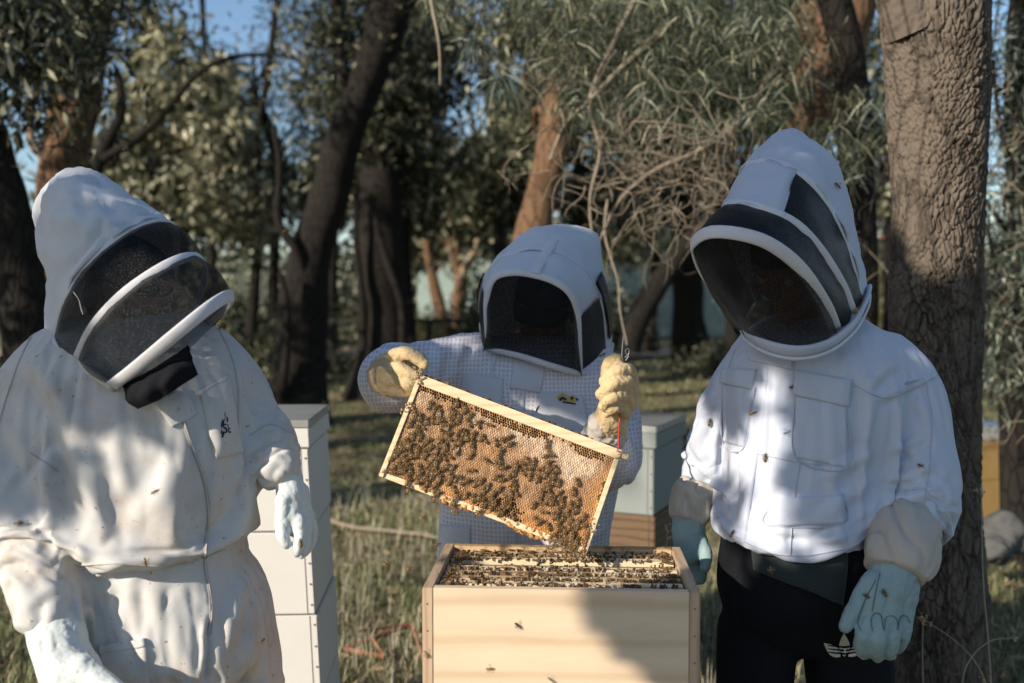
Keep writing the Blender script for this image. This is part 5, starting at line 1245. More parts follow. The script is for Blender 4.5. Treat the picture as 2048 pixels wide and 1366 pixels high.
def clumps(ells, per, seed):
    """clump centres inside ellipsoids given as (px, py, D, rx px, ry px, depth m)"""
    r_ = np.random.default_rng(seed); out = []
    for (px, py, D, rx, ry, rz) in ells:
        q = r_.normal(size=(per*3, 3)); q /= np.linalg.norm(q, axis=1)[:, None]; q *= r_.random((per*3, 1))**.4
        q = q[:per]; out.append(at(px, py, D)+q*np.array([rx*D/F, rz, ry*D/F]))
    return np.vstack(out)
def tree(name, label, trunk, branches, ells, bark, leaf, n, L, W, base_z=True, per=14, spread=.28, seed=0, nth=28, nz=60, amp=.012, sc=14, droop=.6, extra=None):
    P, R = pxpath(trunk)
    g = P[0].copy()
    r = thing(name, label, 'tree', (g[0], g[1], 0), 'trees of the grove')
    if base_z and g[2] > .02: P = np.vstack([[g[0], g[1], -.08], P]); R = np.concatenate([[R[0]*1.25], R])
    V, Fq = bark_tube(P, R, nth, nz, amp, sc, seed, flare=.35); obj('trunk', V, Fq, M[bark], r)
    for bpts in branches:
        Pb, Rb = pxpath(bpts); V, Fq = bark_tube(Pb, Rb, 12, 30, amp*.4, sc, seed+2); obj('branch', V, Fq, M[bark if bpts[0][3] > 12 else 'bark_pale' if bark != 'bark_dark' else bark], r)
    cs = clumps(ells, per, seed+5)
    if extra is not None: cs = np.vstack([cs, extra])
    V, Fq = leaves(cs, spread, n, L, W, droop, seed+9); obj('crown', V, Fq, M[leaf], r, smooth=False)
    # limbs that carry the clumps
    mb = MB(); r_ = np.random.default_rng(seed+1); pick = cs[r_.permutation(len(cs))[:26]]
    top = P[-1]
    for c in pick:
        k = np.argmin(np.linalg.norm(P-c, axis=1)); a = P[k]; m_ = (a+c)/2+r_.normal(size=3)*.15+np.array([0, 0, .15])
        if np.linalg.norm(a-c) > 7: continue
        q = crom(np.array([a, m_, c]), 10); 
        if lit_mask(q).any(): continue
        mb.tube(q, np.linspace(R[k]*.22+.006, .006, 10), 6)
    if mb.n: mb.build('limbs', M[bark], r)['kind'] = 'stuff'
    return r
# the near trunk at the right: bark plates as relief
r = thing('tree', 'thick rough barked trunk in front at the right, sun on its upper half', 'tree', (at(1865, 1300, 3.0)[0], 3.05, 0), 'trees of the grove')
tp = [(1885, 1950, 3.05, 112), (1880, 1500, 3.05, 104), (1876, 1250, 3.05, 98), (1868, 1000, 3.05, 91), (1867, 750, 3.05, 89), (1868, 520, 3.05, 89), (1872, 350, 3.05, 92), (1870, 200, 3.05, 100), (1866, 60, 3.05, 106), (1862, -120, 3.05, 112), (1880, -300, 3.05, 108)]
P, R = pxpath(tp); V, Fq = bark_tube(P, R*.93, 320, 800, .0125, 62, 4, True); obj('trunk', V, Fq, M['bark_near'], r)
Pb, Rb = pxpath([(1830, 60, 3.0, 55), (1790, -40, 2.98, 46), (1740, -160, 3.0, 42), (1650, -420, 3.1, 36)]); V, Fq = bark_tube(Pb, Rb, 90, 120, .005, 80, 6, True); obj('branch', V, Fq, M['bark_near'], r)
cs = clumps([(1900, -1000, 3.4, 700, 300, 1.2)], 40, 3); V, Fq = leaves(cs, .25, 6000, .09, .016, .8, 4); obj('crown', V, Fq, M['leaf_grey'], r, smooth=False)

TR = 'tree'
tree(TR, 'dark leaning trunk cut by the left edge of the picture', [(90, 1040, 6.0, 66), (60, 700, 6.0, 56), (30, 500, 6.0, 50), (-20, 320, 6.0, 46), (-70, 130, 6.0, 42), (-130, -200, 6.0, 34)], [], [(-60, -60, 6, 200, 160, .8), (20, 120, 6, 80, 90, .5)], 'bark_dark', 'leaf_dark', 4200, .10, .028, seed=21)
tree(TR, 'forked trunk sunlit on its left side above the pointed hood', [(120, 900, 8.5, 52), (118, 500, 8.5, 45), (125, 330, 8.5, 45), (148, 200, 8.5, 47), (165, 90, 8.5, 50), (190, -80, 8.5, 46), (240, -330, 8.5, 36)],
     [[(108, 320, 8.4, 12), (66, 290, 8.3, 9), (62, 220, 8.3, 8), (78, 160, 8.3, 9), (48, 90, 8.3, 11), (10, 10, 8.3, 11), (-20, -90, 8.3, 9)], [(78, 150, 8.3, 8), (110, 110, 8.3, 7), (130, 60, 8.3, 6), (125, -20, 8.3, 6)]],
     [(110, 40, 8.3, 110, 70, .8), (20, 90, 8.6, 60, 100, .6), (200, -60, 8.6, 160, 90, 1.0)], 'bark_red', 'leaf_dark', 7000, .10, .03, seed=22, per=20, spread=.2)
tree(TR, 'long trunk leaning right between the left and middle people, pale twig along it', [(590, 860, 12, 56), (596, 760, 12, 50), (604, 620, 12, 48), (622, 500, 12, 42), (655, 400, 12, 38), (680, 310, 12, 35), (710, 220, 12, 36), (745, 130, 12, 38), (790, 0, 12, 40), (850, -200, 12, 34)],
     [[(612, 560, 11.8, 8), (592, 500, 11.7, 9), (556, 440, 11.7, 8), (560, 340, 11.7, 7), (548, 250, 11.7, 6)], [(562, 800, 11.6, 9), (575, 680, 11.5, 8), (572, 600, 11.5, 7), (560, 545, 11.5, 5)], [(700, 250, 12, 10), (690, 150, 12, 9), (672, 40, 12, 9), (668, -60, 12, 8)]],
     [(760, -60, 12, 200, 90, 1.2), (640, 200, 12.4, 60, 110, .8), (700, 60, 12.4, 100, 60, .8)], 'bark_dark', 'leaf_dark', 9000, .11, .03, seed=23, per=22, spread=.24)
tree(TR, 'straight dark trunk with two pale stems running up it', [(765, 730, 15, 50), (765, 600, 15, 46), (760, 420, 15, 42), (765, 250, 15, 38), (775, 80, 15, 36), (780, -150, 15, 30)],
     [[(726, 700, 14.5, 8), (724, 600, 14.5, 7), (712, 480, 14.5, 6), (712, 380, 14.5, 5)], [(806, 690, 14.5, 8), (800, 600, 14.5, 8), (770, 510, 14.5, 7), (745, 410, 14.5, 6)]],
     [(790, 220, 15, 90, 90, 1.2), (850, 120, 15.5, 110, 90, 1.2), (830, 320, 16, 110, 90, 1), (700, 330, 16, 60, 70, 1)], 'bark_dark', 'leaf_dark', 10000, .17, .06, seed=24, per=26, spread=.26)
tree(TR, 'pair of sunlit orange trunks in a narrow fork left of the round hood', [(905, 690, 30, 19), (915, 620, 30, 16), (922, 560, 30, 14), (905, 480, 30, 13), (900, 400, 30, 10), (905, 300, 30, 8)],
     [[(890, 680, 29.8, 14), (876, 600, 29.8, 13), (862, 540, 29.8, 10), (852, 480, 29.8, 8)], [(918, 560, 29.8, 10), (945, 510, 29.8, 8), (962, 470, 29.8, 7), (990, 440, 29.8, 6)]],
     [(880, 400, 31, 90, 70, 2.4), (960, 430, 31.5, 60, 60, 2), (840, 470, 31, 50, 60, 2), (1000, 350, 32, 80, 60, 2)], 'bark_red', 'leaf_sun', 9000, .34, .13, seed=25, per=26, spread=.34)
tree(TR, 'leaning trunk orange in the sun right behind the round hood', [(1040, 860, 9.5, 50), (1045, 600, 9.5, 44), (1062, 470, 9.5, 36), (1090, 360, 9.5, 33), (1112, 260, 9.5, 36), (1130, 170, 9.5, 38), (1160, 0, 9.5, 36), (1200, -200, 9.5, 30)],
     [], [(1100, 60, 9.6, 160, 60, .9), (1260, -20, 9.6, 130, 70, .9), (1050, 250, 10.4, 70, 90, .8)], 'bark_red', 'leaf_dark', 8000, .10, .028, seed=26, per=20, spread=.2)
tree(TR, 'dark trunk with a low limb rising to meet it between middle and right people', [(1385, 745, 20, 40), (1380, 680, 20, 34), (1376, 600, 20, 32), (1378, 480, 20, 30), (1390, 300, 20, 30), (1400, 120, 20, 28), (1420, -80, 20, 24)],
     [[(1255, 700, 15, 26), (1275, 640, 15, 24), (1315, 570, 15, 22), (1360, 505, 15, 20), (1410, 450, 15, 18), (1450, 380, 15, 16)]],
     [(1400, 350, 20, 130, 80, 1.8), (1300, 300, 20.5, 120, 90, 1.8), (1420, 200, 20, 160, 90, 1.8), (1250, 180, 20, 100, 80, 1.8)], 'bark_dark', 'leaf_dark', 11000, .20, .07, seed=27, per=26, spread=.36)
tree(TR, 'big sunlit trunk splitting above the tallest hood', [(1625, 1000, 7.0, 56), (1620, 500, 7.0, 46), (1612, 300, 7.0, 42), (1622, 200, 7.0, 56), (1650, 110, 7.0, 68), (1672, 0, 7.0, 76), (1700, -160, 7.0, 72), (1730, -400, 7.0, 60)],
     [[(1660, 170, 7.1, 40), (1690, 280, 7.1, 22), (1698, 420, 7.1, 17), (1700, 600, 7.1, 16), (1700, 900, 7.1, 18)], [(1640, 160, 6.9, 34), (1560, 60, 6.9, 22), (1500, -60, 6.9, 20)]],
     [(1600, -260, 7, 260, 140, 1.0)], 'bark_red', 'leaf_grey', 4000, .10, .016, seed=28, per=16, nth=90, nz=200, amp=.03, sc=20)
tree(TR, 'slim pale stem tree behind the far lawn on the left', [(345, 700, 22, 14), (362, 560, 22, 12), (368, 430, 22, 11), (372, 300, 22, 9)], [[(368, 420, 22, 6), (440, 380, 22, 5), (470, 330, 22, 4)]],
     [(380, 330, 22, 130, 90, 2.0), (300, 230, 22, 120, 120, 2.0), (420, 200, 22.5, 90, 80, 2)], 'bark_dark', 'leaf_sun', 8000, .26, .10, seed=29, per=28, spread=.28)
tree(TR, 'bushy pale tree with an arching branch behind the left hood', [(205, 700, 17, 20), (205, 560, 17, 18), (190, 430, 17, 16), (195, 330, 17, 14), (240, 230, 17, 10), (238, 150, 17, 8)],
     [[(205, 320, 16.8, 10), (290, 265, 16.8, 9), (350, 200, 16.8, 7), (405, 140, 16.8, 6), (480, 112, 16.8, 5), (560, 112, 16.8, 4), (625, 132, 16.8, 3)]],
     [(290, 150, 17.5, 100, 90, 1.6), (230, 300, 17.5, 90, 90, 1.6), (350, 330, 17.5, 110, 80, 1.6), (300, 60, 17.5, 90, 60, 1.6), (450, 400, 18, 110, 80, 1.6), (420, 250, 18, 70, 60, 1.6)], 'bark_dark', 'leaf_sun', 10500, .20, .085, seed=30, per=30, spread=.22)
tree(TR, 'loose dark topped tree against the blue sky left of the leaning trunk', [(545, 640, 24, 12), (550, 480, 24, 11), (555, 300, 24, 10), (500, 180, 24, 8)], [[(552, 330, 24, 6), (520, 220, 24, 5), (505, 120, 24, 4)]],
     [(560, 130, 24, 90, 50, 2.0), (480, 180, 24, 70, 50, 2), (600, 60, 24, 80, 40, 2), (470, 260, 24, 60, 60, 2), (620, 240, 24, 60, 60, 2), (560, 400, 24.5, 90, 80, 2)], 'bark_dark', 'leaf_dark', 4500, .20, .05, seed=31, per=22, spread=.45)
tree(TR, 'pale leaved tree glimpsed over the round hood', [(1010, 680, 26, 16), (1000, 450, 26, 14), (985, 250, 26, 12), (960, 60, 26, 10)], [[(1000, 400, 26, 8), (1010, 240, 26, 7), (1000, 90, 26, 5)]],
     [(940, 330, 26, 110, 60, 2.2), (1080, 270, 26, 60, 50, 2.2), (860, 60, 26, 60, 50, 2.2), (1200, 400, 26, 90, 80, 2), (1280, 470, 26, 90, 60, 2), (1180, 60, 27, 60, 40, 2)], 'bark_dark', 'leaf_sun', 9500, .32, .12, seed=32, per=26, spread=.30)
tree(TR, 'fine leaved tree behind the near trunk at the right edge', [(2040, 1130, 5.6, 34), (2030, 800, 5.6, 28), (2040, 500, 5.6, 24), (2030, 200, 5.6, 20), (2040, -60, 5.6, 16)], [[(2030, 700, 5.6, 7), (1995, 560, 5.5, 5), (1975, 450, 5.5, 4)], [(2035, 400, 5.6, 6), (2000, 250, 5.5, 5), (1985, 120, 5.5, 4)]],
     [(2010, 120, 5.7, 60, 120, .6), (2020, 330, 5.7, 60, 110, .6), (2015, 520, 5.6, 60, 110, .5), (2020, 700, 5.6, 60, 100, .5), (2100, 400, 5.8, 120, 350, .7), (1990, 620, 6.0, 30, 120, .4)], 'bark_dark', 'leaf_blue', 9000, .075, .011, seed=33, per=24, spread=.14)
tree(TR, 'olive tree seen between the tallest hood and the near trunk', [(1745, 760, 16, 16), (1740, 600, 16, 13), (1730, 450, 16, 11), (1725, 300, 16, 8)], [], [(1740, 560, 16, 50, 80, 1.2), (1730, 330, 16, 50, 60, 1.2), (1740, 680, 16, 60, 50, 1.2)], 'bark_dark', 'leaf_olive', 5000, .13, .03, seed=34, per=24, spread=.3)

for k, (px, D, r0, py0, lean, lb) in enumerate([(250, 19, 11, 690, 25, 'thin dark trunk left of the arching branch'), (430, 27, 10, 670, -15, 'slim dark trunk above the picket fence'), (500, 20, 12, 690, 30, 'dark slender trunk right of the picket fence'), (660, 28, 12, 670, 12, 'thin trunk just right of the long leaning trunk'), (820, 21, 13, 690, -20, 'thin dark trunk left of the orange forked pair'), (985, 19, 13, 700, 22, 'slim dark trunk left of the round hood'), (1165, 17, 15, 710, -25, 'dark trunk rising behind the round hood on its right'), (1300, 27, 11, 670, 30, 'thin trunk in front of the slatted fence'), (1470, 15, 17, 720, -20, 'dark trunk left of the tallest hood'), (1545, 19, 14, 690, 18, 'dark trunk behind the tallest hood'), (1775, 14, 14, 730, 10, 'thin dark trunk touching the near trunk\'s left side')]):
    tree(TR, lb, [(px, py0, D, r0), (px+lean*.5, py0-200, D, r0*.85), (px+lean*.3, py0-380, D, r0*.75), (px+lean*1.3, py0-560, D, r0*.6), (px+lean*2, py0-760, D, r0*.5)], [[(px+lean*.4, py0-330, D, r0*.5), (px-lean*1.6, py0-430, D, r0*.35), (px-lean*2.2, py0-540, D, r0*.25)]],
         ([(px, 60, D, 110, 70, 1.4), (px+lean, 220, D, 80, 70, 1.2)] if px > 700 and px != 985 else [(px+lean, 330, D, 60, 40, 1.0)])+[(px-lean, 400, D+.5, 70, 50, 1.0)], 'bark_dark', 'leaf_dark', 3600, .012*D, .0042*D, seed=200+k, per=12, spread=.016*D, nth=12, nz=30)
# overhanging branch of grey needles and bare tangled twigs, upper right middle
r = thing('tree', 'needle leaved tree overhanging from above with a tangle of bare dry twigs', 'tree', (1.9, 5.6, 0), 'trees of the grove')
P, R = pxpath([(1700, 1250, 5.6, 40), (1720, 600, 5.6, 36), (1700, 150, 5.5, 32), (1600, -150, 5.3, 28), (1420, -260, 5.0, 22), (1200, -250, 4.8, 16)])
P[0, 2] = -.05; V, Fq = bark_tube(P, R, 24, 70, .008, 20, 3); obj('trunk', V, Fq, M['bark_dark'], r)
rt = np.random.default_rng(5)
def twigs(n, px0, px1, py0, py1, D0, D1, ln, rad, down, seed, kink=.5, fork=.35):
    r_ = np.random.default_rng(seed); mb = MB(); tips = []
    for _ in range(n):
        p = at(r_.uniform(px0, px1), r_.uniform(py0, py1), r_.uniform(D0, D1)); d = nrm(r_.normal(size=3)*np.array([1, .5, .6])+np.array([0, 0, -down]))
        st = [(p, d, ln*r_.uniform(.5, 1.2), rad)]
        while st:
            p, d, l, rd = st.pop(); q = [p]
            for k in range(5):
                d = nrm(d+r_.normal(size=3)*kink*np.array([1, .6, 1])+np.array([0, 0, -.12])); q.append(q[-1]+d*l/5)
                if r_.random() < fork*.45 and rd > .0016: st.append((q[-1], nrm(d+r_.normal(size=3)*.9), l*.55, rd*.65))
            q = crom(np.array(q), 9)
            if not lit_mask(q).any(): mb.tube(q, np.linspace(rd, rd*.45, 9), 4); tips.append(q[-1])
    return mb, np.array(tips)
mb, _ = twigs(60, 1180, 1460, 180, 420, 4.0, 4.8, .42, .0028, .55, 1); mb.build('bare_twigs', M['twig'], r)['kind'] = 'stuff'
mb, _ = twigs(40, 1280, 1440, 260, 400, 4.1, 4.6, .26, .0021, .3, 2, .7); mb.build('bare_twigs', M['twig'], r)['kind'] = 'stuff'
mb, _ = twigs(26, 1050, 1300, 100, 380, 4.2, 4.8, .40, .0028, .7, 4); mb.build('bare_twigs', M['twig'], r)['kind'] = 'stuff'
mb, _ = twigs(34, 1400, 1560, 300, 480, 4.2, 5.2, .30, .0024, .5, 6); mb.build('bare_twigs', M['twig'], r)['kind'] = 'stuff'
mb, _ = twigs(30, 1690, 1780, 230, 560, 5.2, 6.0, .30, .0032, .4, 7); mb.build('bare_twigs', M['twig'], r)['kind'] = 'stuff'
mb, _ = twigs(60, 1960, 2080, 100, 900, 5.0, 5.6, .30, .0030, .2, 8); mb.build('bare_twigs', M['twig'], r)['kind'] = 'stuff'
for bpts in ([(1190, 520, 4.6, 2), (1180, 400, 4.6, 3), (1200, 300, 4.6, 3.5), (1180, 200, 4.6, 4), (1230, 80, 4.7, 5), (1300, -60, 4.8, 6)], [(1200, 480, 4.7, 2.5), (1240, 400, 4.7, 3), (1310, 340, 4.7, 4), (1400, 300, 4.7, 5), (1480, 240, 4.8, 7), (1560, 120, 5.0, 9)],
              [(1100, 320, 4.6, 3), (1130, 250, 4.6, 4), (1180, 200, 4.6, 5), (1250, 130, 4.7, 6), (1330, 60, 4.8, 8)], [(1254, 690, 4.2, 1.6), (1240, 620, 4.3, 2), (1235, 560, 4.4, 2), (1210, 470, 4.5, 2.6), (1215, 400, 4.6, 3)], [(880, 170, 4.4, 1.5), (878, 90, 4.5, 2.5), (862, 0, 4.6, 4), (850, -100, 4.8, 6)]):
    Pb, Rb = pxpath(bpts); V, Fq = bark_tube(Pb, Rb, 8, 40, .002, 30, 3); obj('branch', V, Fq, M['twig'], r)
def sprays(lst, nneed, L, W, mat, par, seed, spread=.02):
    r_ = np.random.default_rng(seed); V = []
    for (px, py, D, s) in lst:
        o_ = at(px, py, D)
        for _ in range(nneed):
            d = nrm(r_.normal(size=3)*np.array([1, .8, .45])+np.array([0, 0, -.75])); p = o_+r_.normal(size=3)*spread*s; l = L*s*r_.uniform(.6, 1.2); sd = nrm(np.cross(d, r_.normal(size=3)))*W/2
            q = p+d*l*.5; e = p+d*l+np.array([0, 0, -.25*l]); V += [p-sd*.5, q-sd, e-sd*.3, e+sd*.3, q+sd, p+sd*.5]
    V = np.array(V); V4 = V.reshape(-1, 6, 3); ok = ~lit_mask(V4[:, 1], .02); V4 = V4[ok]; n = len(V4); b_ = np.arange(n)[:, None]*6
    Fq = np.vstack([b_+np.array([[0, 1, 4, 5]]), b_+np.array([[1, 2, 3, 4]])]); return obj('needle_spray', V4.reshape(-1, 3), Fq, M[mat], par, smooth=False)
sp = [(945, 75, 4.4, 1.1), (995, 145, 4.4, 1.1), (960, 90, 4.5, .8), (1010, 160, 4.4, .8), (985, 150, 4.5, .8)]
s_ = sprays(sp, 34, .14, .006, 'leaf_blue', r, 3, .015)
r_ = np.random.default_rng(77); sp = []
for (a, b, c, d, n) in ((1050, 1600, -60, 100, 150), (1100, 1560, 60, 200, 120), (860, 1100, -70, 30, 40), (1480, 1600, 60, 260, 40), (1130, 1320, 160, 290, 34), (1600, 1700, 230, 330, 14), (1690, 1770, 180, 330, 20), (1380, 1500, 120, 300, 40)):
    for _ in range(n): sp.append((r_.uniform(a, b), r_.uniform(c, d), r_.uniform(4.5, 5.8), r_.uniform(.6, 1.1)))
sprays(sp[::3], 24, .12, .0058, 'leaf_blue', r, 4, .05)['kind'] = 'stuff'; sprays(sp[1::3], 24, .12, .0058, 'leaf_grey', r, 5, .05)['kind'] = 'stuff'; sprays(sp[2::3], 24, .12, .0058, 'leaf_dark', r, 6, .05)['kind'] = 'stuff'
V, Fq = leaves(clumps([(1300, -30, 6, 300, 130, .6), (1430, 120, 6, 170, 110, .6)], 40, 8), .18, 9000, .09, .012, .8, 5); obj('crown', V, Fq, M['leaf_dark'], r, smooth=False)

# unseen trees added beside and behind the viewer to throw the broken shade
def shade_tree(x, y, label, blobs, n, L, W, seed, rad=.16, hgt=5.5, leaf='leaf_grey'):
    r = thing('tree', label, 'tree', (x, y, 0), 'trees of the grove')
    P = np.array([[x, y, -.05], [x+.1, y+.1, hgt*.4], [x-.1, y, hgt]]); V, Fq = bark_tube(P, np.array([rad*1.2, rad, rad*.5]), 24, 40, .01, 14, seed)
    obj('trunk', V, Fq, M['bark_dark'], r)
    V, Fq = leaves(np.array(blobs), .20, n, L, W, .5, seed); obj('crown', V, Fq, M[leaf], r, smooth=False); return r
SH = [(1090, 520, 2.5, 110), (1080, 600, 2.4, 80), (1130, 560, 2.5, 90), (1050, 790, 2.4, 40), (1150, 800, 2.4, 45), (1600, 320, 2.1, 60), (1560, 450, 2.0, 80), (1640, 520, 2.0, 70), (1680, 760, 2.0, 80), (1650, 880, 2.0, 70), (1640, 980, 2.0, 60), (1820, 880, 2.0, 70), (1840, 980, 2.0, 60), (1800, 1100, 1.97, 70), (1760, 1240, 1.95, 70), (1780, 780, 2.0, 50), (1720, 660, 2.0, 50), (1430, 800, 2.05, 20), (1480, 860, 2.0, 12), (1400, 1000, 2.2, 50), (1650, 1250, 2.1, 90), (1500, 1250, 2.1, 60),
      (200, 430, 1.95, 90), (140, 500, 1.95, 70), (250, 480, 1.95, 60), (150, 750, 1.85, 90), (220, 860, 1.8, 70), (60, 850, 1.85, 70), (110, 980, 1.8, 40), (250, 1000, 1.8, 60), (340, 940, 1.8, 45), (230, 1180, 1.8, 50), (290, 1150, 1.8, 50), (300, 1230, 1.8, 40), (280, 640, 1.85, 80), (100, 1300, 1.75, 60), (30, 760, 1.9, 50),
      (1340, 1220, 1.8, 45), (1370, 1300, 1.8, 40), (1400, 1360, 1.8, 50), (1300, 1200, 1.8, 18), (1790, 480, 3.0, 40), (1800, 600, 3.0, 60), (1850, 700, 3.0, 80), (1880, 850, 3.0, 100), (1900, 1050, 3.0, 110), (1950, 1250, 3.2, 140), (1960, 650, 3.0, 40), (1850, 780, 3.0, 90), (1900, 950, 3.0, 100), (1990, 1200, 4.0, 160), (1900, 1340, 3.6, 160), (1500, 1366, 2.1, 90), (1790, 420, 3.0, 22)]
rs = np.random.default_rng(8); bl = []
for a, b, c, d in SH:
    for _ in range(max(3, int(d/9))):
        t = rs.uniform(2.9, 5.0)+max(0, c-2.4)*1.6; q = at(a, b, c)+rs.normal(size=3)*d*c/F*.45
        bl.append(q+SUN*t)
bl = np.array(bl)
def dense(bl, n, seed, L=.075, W=.03, sg=.055):
    r_ = np.random.default_rng(seed); P = bl[r_.integers(0, len(bl), n)]+r_.normal(size=(n, 3))*sg; return P
r = thing('tree', 'added unseen tree behind the viewer with leaf clumps set to dapple the people', 'tree', (-4.6, -2.9, 0), 'trees of the grove')  # unseen tree added; leaf clumps set along sun rays to shade chosen spots
V, Fq = bark_tube(np.array([[-4.6, -2.9, -.05], [-4.5, -2.8, 1.8], [-4.4, -2.6, 4.0]]), np.array([.26, .2, .1]), 24, 40, .01, 14, 2); obj('trunk', V, Fq, M['bark_dark'], r)
V, Fq = leaves(bl, .050, 52000, .075, .045, .3, 12)
X_, Y_ = proj(V[::4]); k_ = ~((V[::4, 1] > -.1) & (X_ > -420) & (X_ < 2470) & (Y_ > -420)); V = V.reshape(-1, 4, 3)[k_].reshape(-1, 3); Fq = np.arange(len(V)).reshape(-1, 4)
mb = MB()
for q_ in range(18):
    e_ = V[rs.integers(0, len(V))]; s_0 = np.array([-4.42, -2.65, 3.1+.04*q_]); c_ = crom(np.array([s_0, (s_0+e_)/2+rs.normal(size=3)*.25, e_]), 12)
    if not lit_mask(c_, .02).any(): mb.tube(c_, np.linspace(.035, .006, 12), 6)
if mb.n: mb.build('limbs', M['bark_dark'], r)['kind'] = 'stuff'
obj('crown', V, Fq, M['leaf_grey'], r, smooth=False)
for k, (x, y) in enumerate([(-7.5, 2.5), (-9.5, 8.5), (-13, 18), (-6.5, -7.5), (-3.0, -9.0), (-8.5, 5.0), (-12, 11.5), (-16, 22), (-20, 16)]):  # unseen trees added out of frame to mottle ground and background
    r_ = np.random.default_rng(60+k); c = np.array([x, y, 3.9])+r_.normal(size=(34, 3))*np.array([1.5, 1.5, 1.3])
    shade_tree(x, y, ['added unseen shade tree left of the leaning dark trunk', 'added unseen shade tree further back outside the left edge', 'farthest added shade tree, unseen outside the left edge', 'added unseen shade tree behind the viewer on the left', 'added unseen shade tree straight behind the viewer', 'added unseen shade tree next to the nearest one outside the left edge', 'added unseen shade tree in the second row outside the left edge', 'added shade tree, unseen far outside the left edge', 'added unseen shade tree outermost on the left'][k], c, 3200, .16, .06, 70+k)

# unseen leaf layers added above the picture to keep the wood dim
def canopy(label, x0, x1, y0, y1, n, seed):
    r_ = np.random.default_rng(seed); nc = int((x1-x0)*(y1-y0)*1.1); cx = r_.uniform(x0, x1, nc); cy = r_.uniform(y0, y1, nc)
    cz = 2.2+.36*cy+r_.uniform(.3, 3.0, nc)+np.maximum(0, 3.2-.12*cy); cc_ = np.stack([cx, cy, cz], 1)
    V, Fq = leaves(cc_, .45, n, .34, .17, .2, seed); X_, Y_ = proj(V[::4]); k_ = (Y_ < -60) | (V[::4, 1] < .2); V = V.reshape(-1, 4, 3)[k_].reshape(-1, 3)
    o = obj('canopy', V, np.arange(len(V)).reshape(-1, 4), M['leaf_dark'], smooth=False); tag(o, label, 'canopy', kind='stuff')
canopy('unseen leaf canopy added over the grove to dim it', -17, 17, 7, 26, 21000, 5)
canopy('unseen leaf canopy added over the far trees for shade', -34, 34, 26, 52, 24000, 6)
canopy('unseen leaves added over the near trunk on the right for shade', 2.6, 8, 3.4, 8, 2600, 7)
# ================================================================ ground
def gz(x, y): return .03*perlin(np.stack([x*.5, y*.5, 0*x+.3], 1))+.05*perlin(np.stack([x*.12, y*.12, 0*x+.7], 1))
m, nt, b = newmat('forest floor'); v = coords(nt)
n1 = noise(nt, v, .9, 8, .65); n2 = noise(nt, v, 14, 8, .7)
c = mix(nt, ramp(nt, n1, [(.40, (0,)*3), (.62, (1,)*3)]), (.075, .085, .035), (.15, .115, .07)); c = mix(nt, ramp(nt, n2, [(.45, (0,)*3), (.75, (1,)*3)]), c, (.40, .34, .23))
nt.links.new(c, b.inputs['Base Color']); b.inputs['Roughness'].default_value = .95; b.inputs['Specular IOR Level'].default_value = .1
p_ = bump(nt, b, n2, .8, .03); bump(nt, b, noise(nt, v, 70, 5, .7), .6, .01, p_); M['floor'] = m
xs = np.concatenate([np.linspace(-250, -12, 30), np.linspace(-11.5, 11.5, 110), np.linspace(12, 250, 30)]); ys = np.concatenate([np.linspace(-40, -1, 20), np.linspace(0, 22, 100), np.linspace(24, 300, 40)])
X, Y = np.meshgrid(xs, ys); V = np.column_stack([X.ravel(), Y.ravel(), gz(X.ravel(), Y.ravel())]); n_ = len(xs); i = np.arange(len(ys)-1)[:, None]*n_; j = np.arange(n_-1)[None]
Fq = np.stack([(i+j).ravel(), (i+j+1).ravel(), (i+j+n_+1).ravel(), (i+j+n_).ravel()], 1); g = obj('ground', V, Fq, M['floor']); g['kind'] = 'structure'
mpath = simple('dusty track', (.50, .36, .24), .95, .2, 2, .3, .01, 20)
y0, y1 = 24.5, 29.5
V = []; Fc = []
for k, x in enumerate(np.linspace(-40, 40, 81)):
    o_ = .6*math.sin(x*.3); V += [(x, y0+o_, .03+gz(np.array([x]), np.array([y0]))[0]), (x, y1+o_, .03+gz(np.array([x]), np.array([y1]))[0])]
    if k: Fc.append((2*k-2, 2*k, 2*k+1, 2*k-1))
V = np.array(V); V[:, 2] = .08; o = obj('path', V, Fc, mpath); o['kind'] = 'structure'
def blades(n, x0, x1, y0, y1, hgt, w_, seed, dens=None, bend=.5):
    r_ = np.random.default_rng(seed); x = r_.uniform(x0, x1, n)*1.0; y = y0+(y1-y0)*r_.random(n)**1.2
    x = x*(y/y1); k = perlin(np.stack([x*1.3, y*1.3, 0*x+seed], 1)) > r_.uniform(-.8, .35, n); x, y = x[k], y[k]; n = len(x)
    cl = 1+.7*perlin(np.stack([x*2.2, y*2.2, 0*x+5], 1)); h_ = hgt*r_.uniform(.35, 1.3, n)*np.clip(cl, .3, 2); a = r_.uniform(0, 6.28, n); z = gz(x, y)-.01
    B = np.stack([x, y, z], 1); s = np.stack([np.cos(a), np.sin(a), 0*a], 1)*w_/2; d = np.stack([np.cos(a+1.4), np.sin(a+1.4), 0*a], 1)*(h_*bend*r_.uniform(.1, 1.2, n))[:, None]
    M1 = B+d*.3+np.stack([0*h_, 0*h_, h_*.6], 1); T_ = B+d+np.stack([0*h_, 0*h_, h_*.95], 1)
    V = np.stack([B-s, B+s, M1+s*.8, T_, M1-s*.8], 1).reshape(-1, 3); b_ = np.arange(n)[:, None]*5
    return V, np.vstack([b_+np.array([[0, 1, 2, 4]])]), np.vstack([b_+np.array([[4, 2, 3]])])
